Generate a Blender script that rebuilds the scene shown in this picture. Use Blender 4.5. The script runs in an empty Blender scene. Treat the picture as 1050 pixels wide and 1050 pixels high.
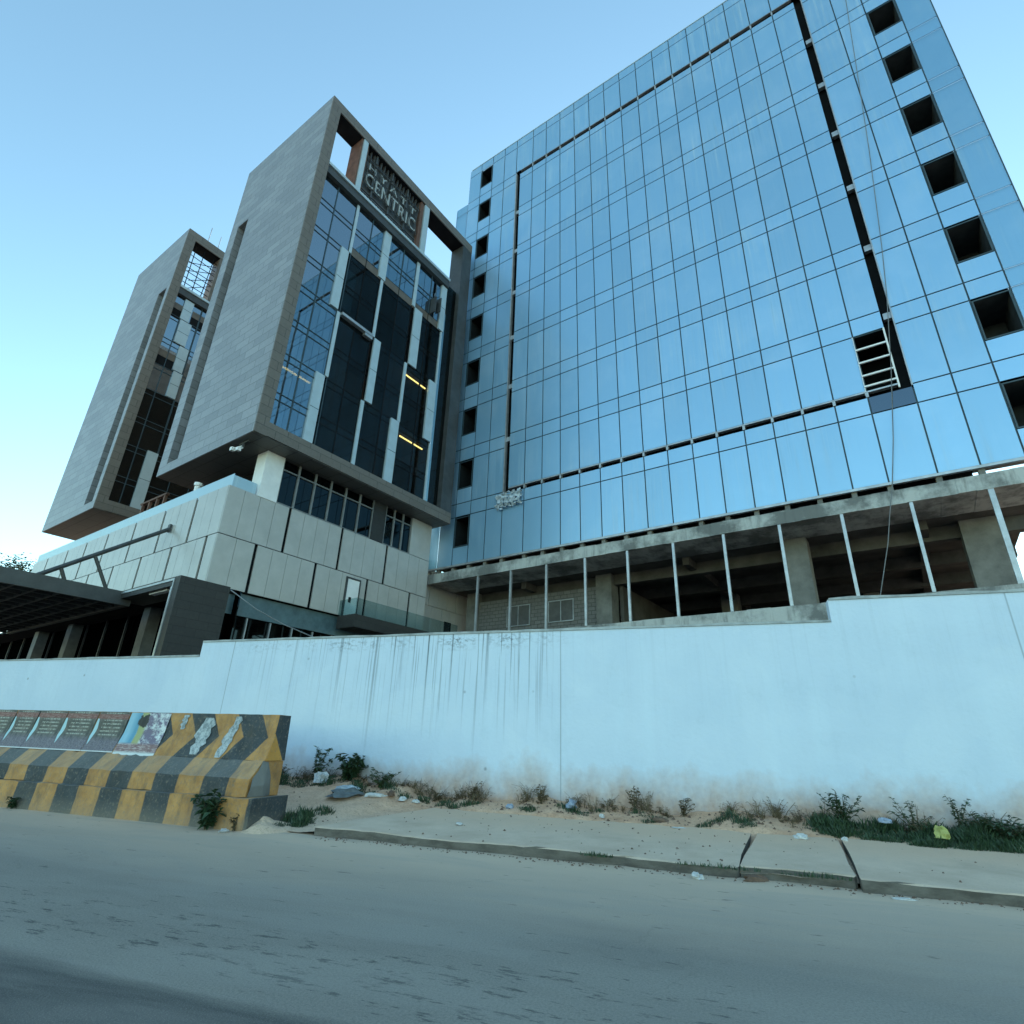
import bpy, math, random
from mathutils import Matrix, Vector
random.seed(7)
R = random.random
def U_(a, b): return random.uniform(a, b)
SC = bpy.context.scene
COL = SC.collection

# ------------------------------------------------------------------ frames
TH = -0.274968934                      # the buildings' axes are turned against the road
CU, SU = math.cos(TH), math.sin(TH)
def W(u, v, z=0.0): return (u*CU - v*SU, u*SU + v*CU, z)

# ------------------------------------------------------------------ materials
def newmat(name):
    m = bpy.data.materials.new(name); m.use_nodes = True
    nt = m.node_tree
    b = nt.nodes['Principled BSDF']
    return m, nt, b
def N(nt, t, **kw):
    n = nt.nodes.new(t)
    for k, v in kw.items(): setattr(n, k, v)
    return n
def L(nt, a, b): nt.links.new(a, b)
def coords(nt, scale=(1,1,1), kind='Object'):
    tc = N(nt, 'ShaderNodeTexCoord'); mp = N(nt, 'ShaderNodeMapping')
    mp.inputs['Scale'].default_value = scale
    L(nt, tc.outputs[kind], mp.inputs['Vector']); return mp.outputs['Vector']
def noise(nt, vec, scale, detail=4, rough=0.55, dist=0.0):
    n = N(nt, 'ShaderNodeTexNoise'); n.inputs['Scale'].default_value = scale
    n.inputs['Detail'].default_value = detail; n.inputs['Roughness'].default_value = rough
    n.inputs['Distortion'].default_value = dist
    L(nt, vec, n.inputs['Vector']); return n.outputs['Fac']
def ramp(nt, fac, a, b, c0=(0,0,0,1), c1=(1,1,1,1)):
    r = N(nt, 'ShaderNodeValToRGB'); e = r.color_ramp.elements
    e[0].position = a; e[1].position = b; e[0].color = c0; e[1].color = c1
    L(nt, fac, r.inputs['Fac']); return r.outputs['Color']
def mix(nt, fac, a, b, blend='MIX'):
    m = N(nt, 'ShaderNodeMix', data_type='RGBA', blend_type=blend)
    for s, x in ((m.inputs[0], fac), (m.inputs[6], a), (m.inputs[7], b)):
        if hasattr(x, 'links'): L(nt, x, s)
        elif isinstance(x, tuple): s.default_value = x if len(x) == 4 else (*x, 1)
        else: s.default_value = x
    return m.outputs[2]
def math_(nt, op, a, b=None, clamp=False):
    m = N(nt, 'ShaderNodeMath', operation=op, use_clamp=clamp)
    for i, x in enumerate((a, b)):
        if x is None: continue
        if hasattr(x, 'links'): L(nt, x, m.inputs[i])
        else: m.inputs[i].default_value = x
    return m.outputs[0]
def sep(nt, vec):
    s = N(nt, 'ShaderNodeSeparateXYZ'); L(nt, vec, s.inputs[0]); return s.outputs
def maprange(nt, x, a, b, c=0.0, d=1.0):
    m = N(nt, 'ShaderNodeMapRange'); m.inputs[1].default_value = a; m.inputs[2].default_value = b
    m.inputs[3].default_value = c; m.inputs[4].default_value = d; L(nt, x, m.inputs[0]); return m.outputs[0]
def bump(nt, b, h, strength=0.3, dist=0.02):
    n = N(nt, 'ShaderNodeBump'); n.inputs['Strength'].default_value = strength; n.inputs['Distance'].default_value = dist
    L(nt, h, n.inputs['Height']); L(nt, n.outputs[0], b.inputs['Normal'])

def plain(name, col, rough=0.6, metal=0.0, var=0.25, scale=2.0, spec=0.5, bmp=0.0):
    m, nt, b = newmat(name)
    v = coords(nt)
    f = noise(nt, v, scale, 6, 0.65)
    c0 = tuple(x*(1-var) for x in col); c1 = tuple(min(1, x*(1+var)) for x in col)
    L(nt, ramp(nt, f, 0.3, 0.7, (*c0, 1), (*c1, 1)), b.inputs['Base Color'])
    b.inputs['Roughness'].default_value = rough; b.inputs['Metallic'].default_value = metal
    b.inputs['Specular IOR Level'].default_value = spec
    if bmp: bump(nt, b, noise(nt, v, scale*12, 5), bmp, 0.02)
    return m

def facevec(nt):
    """2D coordinate that lies in whatever vertical or horizontal face it is on (object space)."""
    tc = N(nt, 'ShaderNodeTexCoord'); n = sep(nt, tc.outputs['Normal']); p = sep(nt, tc.outputs['Object'])
    fx = math_(nt, 'GREATER_THAN', math_(nt, 'ABSOLUTE', n[0]), 0.6)
    fz = math_(nt, 'GREATER_THAN', math_(nt, 'ABSOLUTE', n[2]), 0.6)
    a = N(nt, 'ShaderNodeMix'); L(nt, fx, a.inputs[0]); L(nt, p[0], a.inputs[2]); L(nt, p[1], a.inputs[3])
    c = N(nt, 'ShaderNodeMix'); L(nt, fz, c.inputs[0]); L(nt, p[2], c.inputs[2]); L(nt, p[1], c.inputs[3])
    cb = N(nt, 'ShaderNodeCombineXYZ'); L(nt, a.outputs[0], cb.inputs[0]); L(nt, c.outputs[0], cb.inputs[1])
    return cb.outputs[0]

def bricks(name, c1, c2, mortar, bw, bh, ms, rough=0.5, spec=0.5, bmp=0.4, dirt=0.25):
    m, nt, b = newmat(name)
    v = facevec(nt)
    t = N(nt, 'ShaderNodeTexBrick'); L(nt, v, t.inputs['Vector'])
    t.inputs['Color1'].default_value = (*c1, 1); t.inputs['Color2'].default_value = (*c2, 1); t.inputs['Mortar'].default_value = (*mortar, 1)
    t.inputs['Scale'].default_value = 1; t.inputs['Brick Width'].default_value = bw; t.inputs['Row Height'].default_value = bh
    t.inputs['Mortar Size'].default_value = ms; t.inputs['Mortar Smooth'].default_value = 0.1; t.inputs['Bias'].default_value = 0.0
    f = noise(nt, coords(nt), 0.45, 6, 0.7)
    g = noise(nt, coords(nt), 9, 3, 0.7)
    col = mix(nt, math_(nt, 'MULTIPLY', ramp(nt, f, 0.35, 0.75), dirt), t.outputs['Color'], tuple(x*0.55 for x in c1))
    col = mix(nt, 0.25, col, ramp(nt, g, 0.3, 0.7, (*[x*0.7 for x in c1], 1), (*[x*1.25 for x in c2], 1)))
    L(nt, col, b.inputs['Base Color'])
    b.inputs['Roughness'].default_value = rough; b.inputs['Specular IOR Level'].default_value = spec
    bump(nt, b, math_(nt, 'SUBTRACT', 1.0, t.outputs['Fac']), bmp, 0.02)
    return m

def glass_mirror(name, tint, dirt=0.12, dirtcol=(0.45,0.55,0.6), var=0.06, see=0.0, rough=0.02, edge=1.0, seecol=(0.55,0.72,0.78)):
    m, nt, b = newmat(name)
    b.inputs['Specular Tint'].default_value = (edge, edge, edge, 1)
    geo = N(nt, 'ShaderNodeNewGeometry')
    r = geo.outputs['Random Per Island']
    lo = tuple(x*(1-var) for x in tint); hi = tuple(min(1, x*(1+var)) for x in tint)
    c = ramp(nt, r, 0, 1, (*lo, 1), (*hi, 1))
    v1 = coords(nt, (3.2, 3.2, 0.12)); v2 = coords(nt, (1, 1, 1))
    st = ramp(nt, noise(nt, v1, 1.6, 5, 0.6), 0.52, 0.78)
    ar = ramp(nt, noise(nt, v2, 0.16, 3, 0.6), 0.42, 0.7)
    f = math_(nt, 'MULTIPLY', st, ar)
    f = math_(nt, 'ADD', math_(nt, 'MULTIPLY', f, dirt*2.2), dirt*0.18)
    L(nt, c, b.inputs['Base Color']); b.inputs['Metallic'].default_value = 1.0
    b.inputs['Roughness'].default_value = rough
    wob = noise(nt, coords(nt), 0.55, 2, 0.5)
    bump(nt, b, wob, 0.08, 0.02)
    d = N(nt, 'ShaderNodeBsdfDiffuse'); d.inputs['Color'].default_value = (*dirtcol, 1)
    ms = N(nt, 'ShaderNodeMixShader'); L(nt, f, ms.inputs[0]); L(nt, b.outputs[0], ms.inputs[1]); L(nt, d.outputs[0], ms.inputs[2])
    out = nt.nodes['Material Output']
    last = ms
    if see > 0:
        tr = N(nt, 'ShaderNodeBsdfTransparent'); tr.inputs['Color'].default_value = (*seecol, 1)
        m2 = N(nt, 'ShaderNodeMixShader'); m2.inputs[0].default_value = see
        L(nt, ms.outputs[0], m2.inputs[1]); L(nt, tr.outputs[0], m2.inputs[2]); last = m2
    L(nt, last.outputs[0], out.inputs['Surface'])
    return m

def filmed_glass(name, tint, film, share=0.42, rough=0.42, see=0.0):
    """coated glass still under its hazy blue protective film"""
    m, nt, b = newmat(name)
    geo = N(nt, 'ShaderNodeNewGeometry'); r = geo.outputs['Random Per Island']
    vr = maprange(nt, r, 0, 1, 0.94, 1.05)
    cb = N(nt, 'ShaderNodeCombineXYZ'); [L(nt, vr, cb.inputs[k]) for k in range(3)]
    c = mix(nt, 1.0, (*tint, 1), cb.outputs[0], 'MULTIPLY')
    L(nt, c, b.inputs['Base Color']); b.inputs['Metallic'].default_value = 1.0; b.inputs['Roughness'].default_value = rough
    st = ramp(nt, noise(nt, coords(nt, (4.2,4.2,0.13)), 1.7, 5, 0.65), 0.47, 0.72)
    ar = ramp(nt, noise(nt, coords(nt), 0.17, 4, 0.65), 0.40, 0.62)
    cloud_refl = ramp(nt, noise(nt, coords(nt), 0.5, 5, 0.6), 0.50, 0.80)
    fc = mix(nt, math_(nt, 'MULTIPLY', math_(nt, 'MULTIPLY', st, ar), 0.42), (*film, 1), (0.60,0.71,0.78,1))
    dk_ = ramp(nt, noise(nt, coords(nt, (6.5,6.5,0.2)), 1.3, 4, 0.6), 0.55, 0.70)
    fc = mix(nt, math_(nt, 'MULTIPLY', math_(nt, 'MULTIPLY', dk_, ar), 0.35), fc, (0.10,0.22,0.32,1))
    fc = mix(nt, math_(nt, 'MULTIPLY', cloud_refl, 0.30), fc, (0.5,0.6,0.7,1))  # pale cloud reflections painted into the film colour
    fc = mix(nt, 1.0, fc, cb.outputs[0], 'MULTIPLY')
    d = N(nt, 'ShaderNodeBsdfDiffuse'); L(nt, fc, d.inputs['Color'])
    ms = N(nt, 'ShaderNodeMixShader'); L(nt, math_(nt, 'ADD', math_(nt, 'MULTIPLY', math_(nt, 'MULTIPLY', st, ar), 0.3), share), ms.inputs[0])
    L(nt, b.outputs[0], ms.inputs[1]); L(nt, d.outputs[0], ms.inputs[2]); last = ms
    if see > 0:
        tr = N(nt, 'ShaderNodeBsdfTransparent'); tr.inputs['Color'].default_value = (0.6,0.8,0.85,1)
        m2 = N(nt, 'ShaderNodeMixShader'); m2.inputs[0].default_value = see
        L(nt, ms.outputs[0], m2.inputs[1]); L(nt, tr.outputs[0], m2.inputs[2]); last = m2
    L(nt, last.outputs[0], nt.nodes['Material Output'].inputs['Surface']); return m

def emit(name, col, s):
    m, nt, b = newmat(name)
    b.inputs['Base Color'].default_value = (*col, 1)
    b.inputs['Emission Color'].default_value = (*col, 1); b.inputs['Emission Strength'].default_value = s
    return m

M = {}
M['granite'] = bricks('grey granite cladding', (0.165,0.170,0.182), (0.265,0.270,0.285), (0.085,0.087,0.092), 1.15, 0.46, 0.022, 0.38, 0.6, 0.35)
M['shaded_stone'] = bricks('warm grey shaded stone', (0.135,0.118,0.103), (0.165,0.145,0.128), (0.06,0.055,0.05), 1.15, 0.46, 0.018, 0.5, 0.4, 0.35)  # darker warm copy of the tower stone, side-face shade painted in
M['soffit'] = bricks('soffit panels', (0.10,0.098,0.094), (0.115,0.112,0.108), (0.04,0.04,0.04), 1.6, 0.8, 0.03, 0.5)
M['panel'] = plain('pale stone rainscreen', (0.40,0.39,0.37), 0.3, 0, 0.10, 1.3, 0.7)
M['black'] = plain('black membrane', (0.012,0.013,0.015), 0.9, spec=0.05)
M['portal'] = bricks('black slate', (0.030,0.030,0.030), (0.038,0.038,0.037), (0.018,0.018,0.018), 0.8, 0.3, 0.01, 0.55, 0.35, 0.3)
M['mullion'] = plain('dark mullion', (0.025,0.05,0.065), 0.5)
M['rail_metal'] = plain('grey aluminium', (0.36,0.38,0.40), 0.4, 0.5)
M['grey_frame'] = plain('grey window frame', (0.17,0.18,0.185), 0.5)
M['fin'] = plain('pale blue grey aluminium', (0.42,0.50,0.54), 0.32, 0.2, 0.08)
M['white'] = plain('white paint', (0.72,0.73,0.73), 0.45, 0, 0.08)
M['rust'] = plain('rust primer steel', (0.115,0.058,0.042), 0.75, 0, 0.4, 3)
M['bronze'] = plain('bronze sheet', (0.13,0.10,0.075), 0.4, 0.2)
M['dark_metal'] = plain('dark grey metal', (0.055,0.058,0.06), 0.5, 0.2)
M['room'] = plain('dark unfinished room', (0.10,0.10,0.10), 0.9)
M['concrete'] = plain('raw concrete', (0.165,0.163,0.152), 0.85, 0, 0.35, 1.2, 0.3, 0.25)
M['dark_concrete'] = plain('dark concrete soffit', (0.085,0.08,0.073), 0.9, 0, 0.4, 0.8, 0.2, 0.2)  # darker concrete tone for soffit, floor slab and back walls
M['block'] = bricks('grey concrete blockwork', (0.155,0.152,0.148), (0.20,0.195,0.19), (0.085,0.083,0.08), 0.42, 0.21, 0.02, 0.9, 0.2, 0.6)
M['facade'] = filmed_glass('blue filmed curtain glass', (0.38,0.58,0.75), (0.185,0.35,0.51), 0.53, 0.36)
M['facade_clear'] = filmed_glass('blue corner glass', (0.38,0.58,0.75), (0.185,0.35,0.51), 0.53, 0.36, see=0.28)
M['tint'] = glass_mirror('purple grey film panel', (0.10,0.125,0.15), 0.5, (0.105,0.125,0.15))
M['tower_glass'] = glass_mirror('tower reflective glass', (0.33,0.39,0.43), 0.05, see=0.22)
M['dark_glass'] = glass_mirror('smoked clear glass', (0.055,0.057,0.055), 0.35, (0.055,0.055,0.05), 0.25, see=0.5, edge=0.25)
M['frost'] = glass_mirror('frosted parapet glass', (0.45,0.55,0.58), 0.9, (0.60,0.72,0.75), 0.03, see=0.15, rough=0.35, seecol=(0.8,0.9,0.92))
M['clear'] = glass_mirror('greenish balustrade glass', (0.10,0.14,0.15), 0.3, (0.3,0.4,0.4), see=0.84, seecol=(0.80,0.90,0.90))
M['podium_glass'] = glass_mirror('podium dark glass', (0.026,0.032,0.034), 0.15, (0.03,0.036,0.037), edge=0.12)
M['warm'] = emit('warm lamp', (1.0,0.48,0.13), 5.0)
M['sign_white'] = plain('sign letter grey white', (0.30,0.32,0.32), 0.4)
M['plastic'] = plain('torn clear plastic', (0.34,0.40,0.45), 0.35, 0, 0.4, 6)
M['rope'] = plain('grey rope', (0.16,0.17,0.18), 0.8)
M['white_trash'] = plain('white plastic litter', (0.48,0.48,0.47), 0.4, 0, 0.25, 14)
M['dark_trash'] = plain('grey cloth litter', (0.11,0.125,0.13), 0.8, 0, 0.4, 10)
M['yellow_trash'] = plain('yellow plastic litter', (0.40,0.40,0.12), 0.5, 0, 0.25, 12)
M['blue_trash'] = plain('blue plastic litter', (0.26,0.31,0.40), 0.45, 0, 0.3, 12)
M['brown_trash'] = plain('brown cardboard litter', (0.13,0.08,0.055), 0.85, 0, 0.35, 10)
M['leaf_dark'] = plain('dark leaf', (0.030,0.062,0.026), 0.55, 0, 0.5, 9)
M['leaf_mid'] = plain('mid leaf', (0.050,0.085,0.035), 0.55, 0, 0.5, 9)
M['leaf_dry'] = plain('dry leaf', (0.13,0.095,0.05), 0.7, 0, 0.5, 9)
M['stem'] = plain('stem', (0.07,0.065,0.035), 0.8)
M['bark'] = plain('bark', (0.09,0.07,0.05), 0.9)

def mat_asphalt():
    m, nt, b = newmat('dusty asphalt')
    tc = N(nt, 'ShaderNodeTexCoord'); P = sep(nt, tc.outputs['Object'])
    fine = noise(nt, coords(nt), 60, 4, 0.7)
    big = noise(nt, coords(nt, (0.28,1,1)), 1.1, 6, 0.62, 0.4)
    base = mix(nt, ramp(nt, big, 0.3, 0.72), (0.275,0.24,0.20), (0.375,0.33,0.275))
    base = mix(nt, math_(nt, 'MULTIPLY', ramp(nt, fine, 0.40, 0.68), 0.42), base, (0.09,0.088,0.085))
    # dust drifted against the kerb
    wob = noise(nt, coords(nt, (0.45,1.2,1)), 1.0, 5, 0.6)
    yy = math_(nt, 'ADD', P[1], math_(nt, 'MULTIPLY', math_(nt, 'SUBTRACT', wob, 0.5), 1.5))
    dust = maprange(nt, yy, 4.7, 7.5)
    base = mix(nt, math_(nt, 'MULTIPLY', dust, 0.9), base, (0.66,0.49,0.35))
    # asphalt darker on the near side of a wavering edge
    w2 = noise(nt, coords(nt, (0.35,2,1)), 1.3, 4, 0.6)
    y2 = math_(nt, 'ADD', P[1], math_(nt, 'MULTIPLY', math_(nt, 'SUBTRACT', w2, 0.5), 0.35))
    near_band = maprange(nt, y2, 3.12, 2.98)
    base = mix(nt, math_(nt, 'MULTIPLY', near_band, 0.72), base, (0.030,0.033,0.036))
    # tar crumbs and oily scuffs strewn along the edge of the dark band
    cr = noise(nt, coords(nt, (1.5,5.5,1)), 2.2, 5, 0.75)
    zone = noise(nt, coords(nt, (0.3,1.6,1)), 0.9, 3, 0.6)
    yq = math_(nt, 'ADD', P[1], math_(nt, 'MULTIPLY', math_(nt, 'SUBTRACT', zone, 0.5), 1.4))
    yb = math_(nt, 'MULTIPLY', maprange(nt, yq, 4.75, 4.0), maprange(nt, yq, 3.05, 3.35))
    yb = math_(nt, 'MULTIPLY', yb, maprange(nt, P[0], 1.5, -0.6))
    thr = math_(nt, 'SUBTRACT', 0.70, math_(nt, 'MULTIPLY', yb, 0.145))
    crm = math_(nt, 'MULTIPLY', math_(nt, 'SUBTRACT', cr, thr), 16.0, True)
    base = mix(nt, math_(nt, 'MULTIPLY', crm, 0.72), base, (0.035,0.037,0.038))
    # worn patches and a few healed cracks
    pa = noise(nt, coords(nt, (0.22,0.9,1)), 1.3, 4, 0.6, 0.8)
    base = mix(nt, math_(nt, 'MULTIPLY', ramp(nt, pa, 0.50, 0.60), 0.28), base, (0.36,0.32,0.275))
    vo = N(nt, 'ShaderNodeTexVoronoi', feature='DISTANCE_TO_EDGE'); vo.inputs['Scale'].default_value = 0.42
    wv = N(nt, 'ShaderNodeVectorMath', operation='ADD'); nn_ = N(nt, 'ShaderNodeTexNoise'); nn_.inputs['Scale'].default_value = 1.7; nn_.inputs['Detail'].default_value = 5
    L(nt, coords(nt), nn_.inputs['Vector']); L(nt, coords(nt, (0.5,1,1)), wv.inputs[0]); L(nt, nn_.outputs['Color'], wv.inputs[1]); L(nt, wv.outputs[0], vo.inputs['Vector'])
    ck = math_(nt, 'MULTIPLY', maprange(nt, vo.outputs['Distance'], 0.008, 0.002), ramp(nt, zone, 0.45, 0.55))
    base = mix(nt, math_(nt, 'MULTIPLY', ck, 0.12), base, (0.07,0.068,0.065))
    cr2 = noise(nt, coords(nt, (0.9,3.5,1)), 3.2, 3, 0.6)
    base = mix(nt, math_(nt, 'MULTIPLY', ramp(nt, cr2, 0.66, 0.71), 0.6), base, (0.06,0.055,0.05))
    sp_ = noise(nt, coords(nt), 140, 2, 0.6)
    base = mix(nt, math_(nt, 'MULTIPLY', ramp(nt, sp_, 0.56, 0.66), 0.35), base, (0.44,0.40,0.35))
    L(nt, base, b.inputs['Base Color']); b.inputs['Roughness'].default_value = 0.8
    bump(nt, b, fine, 0.6, 0.02)
    return m
def mat_soil():
    m, nt, b = newmat('reddish dry soil')
    f = noise(nt, coords(nt), 2.2, 7, 0.7); g = noise(nt, coords(nt), 26, 5, 0.7)
    tc = N(nt, 'ShaderNodeTexCoord'); P = sep(nt, tc.outputs['Object'])
    c = ramp(nt, f, 0.3, 0.72, (0.47,0.26,0.155,1), (0.72,0.47,0.315,1))
    near = maprange(nt, P[1], 8.6, 10.4)
    c = mix(nt, near, mix(nt, 0.6, c, (0.66,0.52,0.39)), c)
    c = mix(nt, math_(nt, 'MULTIPLY', ramp(nt, g, 0.5, 0.72), 0.5), c, (0.10,0.072,0.055))
    L(nt, c, b.inputs['Base Color']); b.inputs['Roughness'].default_value = 0.95
    bump(nt, b, g, 0.6, 0.03); return m
def mat_slab():
    m, nt, b = newmat('dusty concrete slab')
    f = noise(nt, coords(nt), 1.3, 7, 0.65); g = noise(nt, coords(nt), 40, 4, 0.7)
    tc = N(nt, 'ShaderNodeTexCoord'); P = sep(nt, tc.outputs['Object'])
    c = ramp(nt, f, 0.28, 0.75, (0.48,0.35,0.25,1), (0.70,0.54,0.405,1))
    back = maprange(nt, math_(nt, 'ADD', P[1], math_(nt, 'MULTIPLY', f, 2.2)), 9.9, 11.0)
    c = mix(nt, back, c, (0.60,0.42,0.29))
    c = mix(nt, math_(nt, 'MULTIPLY', ramp(nt, g, 0.55, 0.75), 0.35), c, (0.18,0.165,0.145))
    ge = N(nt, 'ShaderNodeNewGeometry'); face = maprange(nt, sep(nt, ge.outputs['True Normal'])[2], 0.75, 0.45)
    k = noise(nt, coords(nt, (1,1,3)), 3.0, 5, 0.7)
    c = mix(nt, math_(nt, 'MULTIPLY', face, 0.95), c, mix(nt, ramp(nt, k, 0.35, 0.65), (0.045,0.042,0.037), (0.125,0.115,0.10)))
    L(nt, c, b.inputs['Base Color']); b.inputs['Roughness'].default_value = 0.9
    bump(nt, b, math_(nt, 'ADD', math_(nt, 'MULTIPLY', f, 2.0), g), 0.35, 0.015); return m
def mat_wall():
    m, nt, b = newmat('pale blue limewash render')
    tc = N(nt, 'ShaderNodeTexCoord'); P = sep(nt, tc.outputs['Object'])
    f = noise(nt, coords(nt), 0.7, 6, 0.6); fs = noise(nt, coords(nt, (1.5,1,0.22)), 1.4, 6, 0.6)
    c = ramp(nt, f, 0.25, 0.75, (0.52,0.62,0.73,1), (0.60,0.69,0.785,1))
    c = mix(nt, math_(nt, 'MULTIPLY', ramp(nt, fs, 0.5, 0.75), 0.35), c, (0.62,0.74,0.84))
    pt = noise(nt, coords(nt), 0.28, 5, 0.62, 0.6)
    c = mix(nt, math_(nt, 'MULTIPLY', ramp(nt, pt, 0.52, 0.56), 0.16), c, (0.70,0.78,0.84))
    gm = noise(nt, coords(nt, (1,1,0.6)), 1.9, 7, 0.75)
    c = mix(nt, math_(nt, 'MULTIPLY', ramp(nt, gm, 0.55, 0.8), 0.30), c, (0.34,0.44,0.50))
    # run-off streaks below the coping
    s1 = noise(nt, coords(nt, (8.5,1,0.06)), 1.0, 5, 0.7)
    s2 = noise(nt, coords(nt, (17.0,1,0.28)), 1.0, 3, 0.6)
    xr = math_(nt, 'MULTIPLY', maprange(nt, P[0], -12.0, -6.0), maprange(nt, P[0], -2.75, -3.6))
    xr = math_(nt, 'ADD', math_(nt, 'MULTIPLY', xr, 0.97), 0.05)
    n1 = noise(nt, coords(nt, (1.6,1,0.0)), 1.5, 3, 0.6)
    zlow = math_(nt, 'SUBTRACT', 3.5, math_(nt, 'MULTIPLY', n1, 4.2))
    zf = N(nt, 'ShaderNodeMapRange'); L(nt, P[2], zf.inputs[0]); L(nt, zlow, zf.inputs[1]); zf.inputs[2].default_value = 3.5
    st = math_(nt, 'MULTIPLY', math_(nt, 'MAXIMUM', ramp(nt, s1, 0.555, 0.615), math_(nt, 'MULTIPLY', ramp(nt, s2, 0.57, 0.64), 0.75)), zf.outputs[0])
    st = math_(nt, 'MULTIPLY', st, xr)
    c = mix(nt, math_(nt, 'MULTIPLY', st, 0.95), c, (0.085,0.11,0.12))
    # algae just under the coping
    al = noise(nt, coords(nt, (5,1,9)), 1.6, 5, 0.7)
    alz = math_(nt, 'MULTIPLY', maprange(nt, P[2], 3.12, 3.34), maprange(nt, P[2], 3.50, 3.40))
    c = mix(nt, math_(nt, 'MULTIPLY', math_(nt, 'MULTIPLY', math_(nt, 'MULTIPLY', ramp(nt, al, 0.48, 0.60), ramp(nt, noise(nt, coords(nt, (1,1,0.01)), 0.9, 3, 0.6), 0.42, 0.60)), alz), math_(nt, 'MULTIPLY', xr, 0.9)), c, (0.07,0.085,0.085))
    # soil splash at the foot
    sp = noise(nt, coords(nt, (1.3,1,1.1)), 1.2, 8, 0.62)
    h = math_(nt, 'SUBTRACT', math_(nt, 'ADD', 0.26, math_(nt, 'MULTIPLY', sp, 1.30)), P[2])
    spl = maprange(nt, h, -0.16, 0.55)
    c = mix(nt, math_(nt, 'MULTIPLY', spl, 0.85), c, mix(nt, ramp(nt, noise(nt, coords(nt), 9, 4), 0.35, 0.65), (0.34,0.185,0.11), (0.48,0.31,0.21)))
    # specks
    vz = N(nt, 'ShaderNodeTexVoronoi'); vz.inputs['Scale'].default_value = 1.1; L(nt, coords(nt), vz.inputs['Vector'])
    c = mix(nt, math_(nt, 'MULTIPLY', maprange(nt, vz.outputs['Distance'], 0.05, 0.02), 0.6), c, (0.16,0.17,0.18))
    # expansion joints
    for x in (-11.35, -2.92, 4.62, 12.0):
        d = math_(nt, 'ABSOLUTE', math_(nt, 'SUBTRACT', P[0], x))
        c = mix(nt, maprange(nt, d, 0.016, 0.006, 0, 0.5), c, (0.17,0.20,0.22))
    L(nt, c, b.inputs['Base Color']); b.inputs['Roughness'].default_value = 0.75
    bump(nt, b, math_(nt, 'ADD', noise(nt, coords(nt), 14, 5, 0.6), math_(nt, 'MULTIPLY', noise(nt, coords(nt), 1.6, 3, 0.5), 3.0)), 0.22, 0.03); return m
def mat_stripe(end=False):
    m, nt, b = newmat('yellow and black barrier paint' + (' end' if end else ''))
    tc = N(nt, 'ShaderNodeTexCoord'); P = sep(nt, tc.outputs['Object'])
    w = noise(nt, coords(nt), 5, 4, 0.6)
    if end:
        k = math_(nt, 'ADD', P[2], math_(nt, 'MULTIPLY', math_(nt, 'SUBTRACT', P[1], 8.13), 1.5))
        f = maprange(nt, k, 1.29, 1.31)
    else:
        sh1 = maprange(nt, P[2], 0.94, 1.29, 0, 0.30); sh2 = maprange(nt, P[2], 1.29, 1.65, 0, -0.24)
        x = math_(nt, 'SUBTRACT', math_(nt, 'SUBTRACT', P[0], sh1), sh2)
        x = math_(nt, 'ADD', x, math_(nt, 'MULTIPLY', math_(nt, 'SUBTRACT', w, 0.5), 0.05))
        fr = math_(nt, 'FRACT', math_(nt, 'DIVIDE', math_(nt, 'ADD', x, 8.40 + 1.04*40), 1.04))
        f = maprange(nt, fr, 0.49, 0.51)
        f = math_(nt, 'SUBTRACT', f, maprange(nt, fr, 0.985, 1.0))
    g = noise(nt, coords(nt), 3.5, 7, 0.7); d = noise(nt, coords(nt), 22, 4, 0.7)
    ye = ramp(nt, g, 0.3, 0.7, (0.30,0.135,0.035,1), (0.52,0.275,0.09,1))
    if end: ye = ramp(nt, g, 0.3, 0.7, (0.42,0.19,0.035,1), (0.58,0.29,0.06,1))
    bl = ramp(nt, g, 0.3, 0.7, (0.018,0.024,0.027,1), (0.048,0.058,0.064,1))
    c = mix(nt, f, ye, bl)
    c = mix(nt, math_(nt, 'MULTIPLY', ramp(nt, d, 0.54, 0.66), 0.6), c, (0.20,0.165,0.125))
    gr_ = noise(nt, coords(nt, (2.5,1,1)), 1.7, 6, 0.75)
    c = mix(nt, math_(nt, 'MULTIPLY', ramp(nt, gr_, 0.50, 0.66), 0.55), c, (0.085,0.070,0.052))
    low = maprange(nt, math_(nt, 'ADD', P[2], math_(nt, 'MULTIPLY', g, 0.3)), 0.42, 0.12)
    c = mix(nt, math_(nt, 'MULTIPLY', low, 0.42), c, (0.26,0.225,0.175))
    # up-facing ledge and chamfer paler: dust, plus light from above painted in
    nn = sep(nt, tc.outputs['Normal'])
    c = mix(nt, maprange(nt, nn[2], 0.3, 0.75, 0, 0.22), c, (0.42,0.41,0.37))
    L(nt, c, b.inputs['Base Color']); b.inputs['Roughness'].default_value = 0.7
    bump(nt, b, math_(nt, 'ADD', g, math_(nt, 'MULTIPLY', d, 0.5)), 0.5, 0.03); return m
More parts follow.
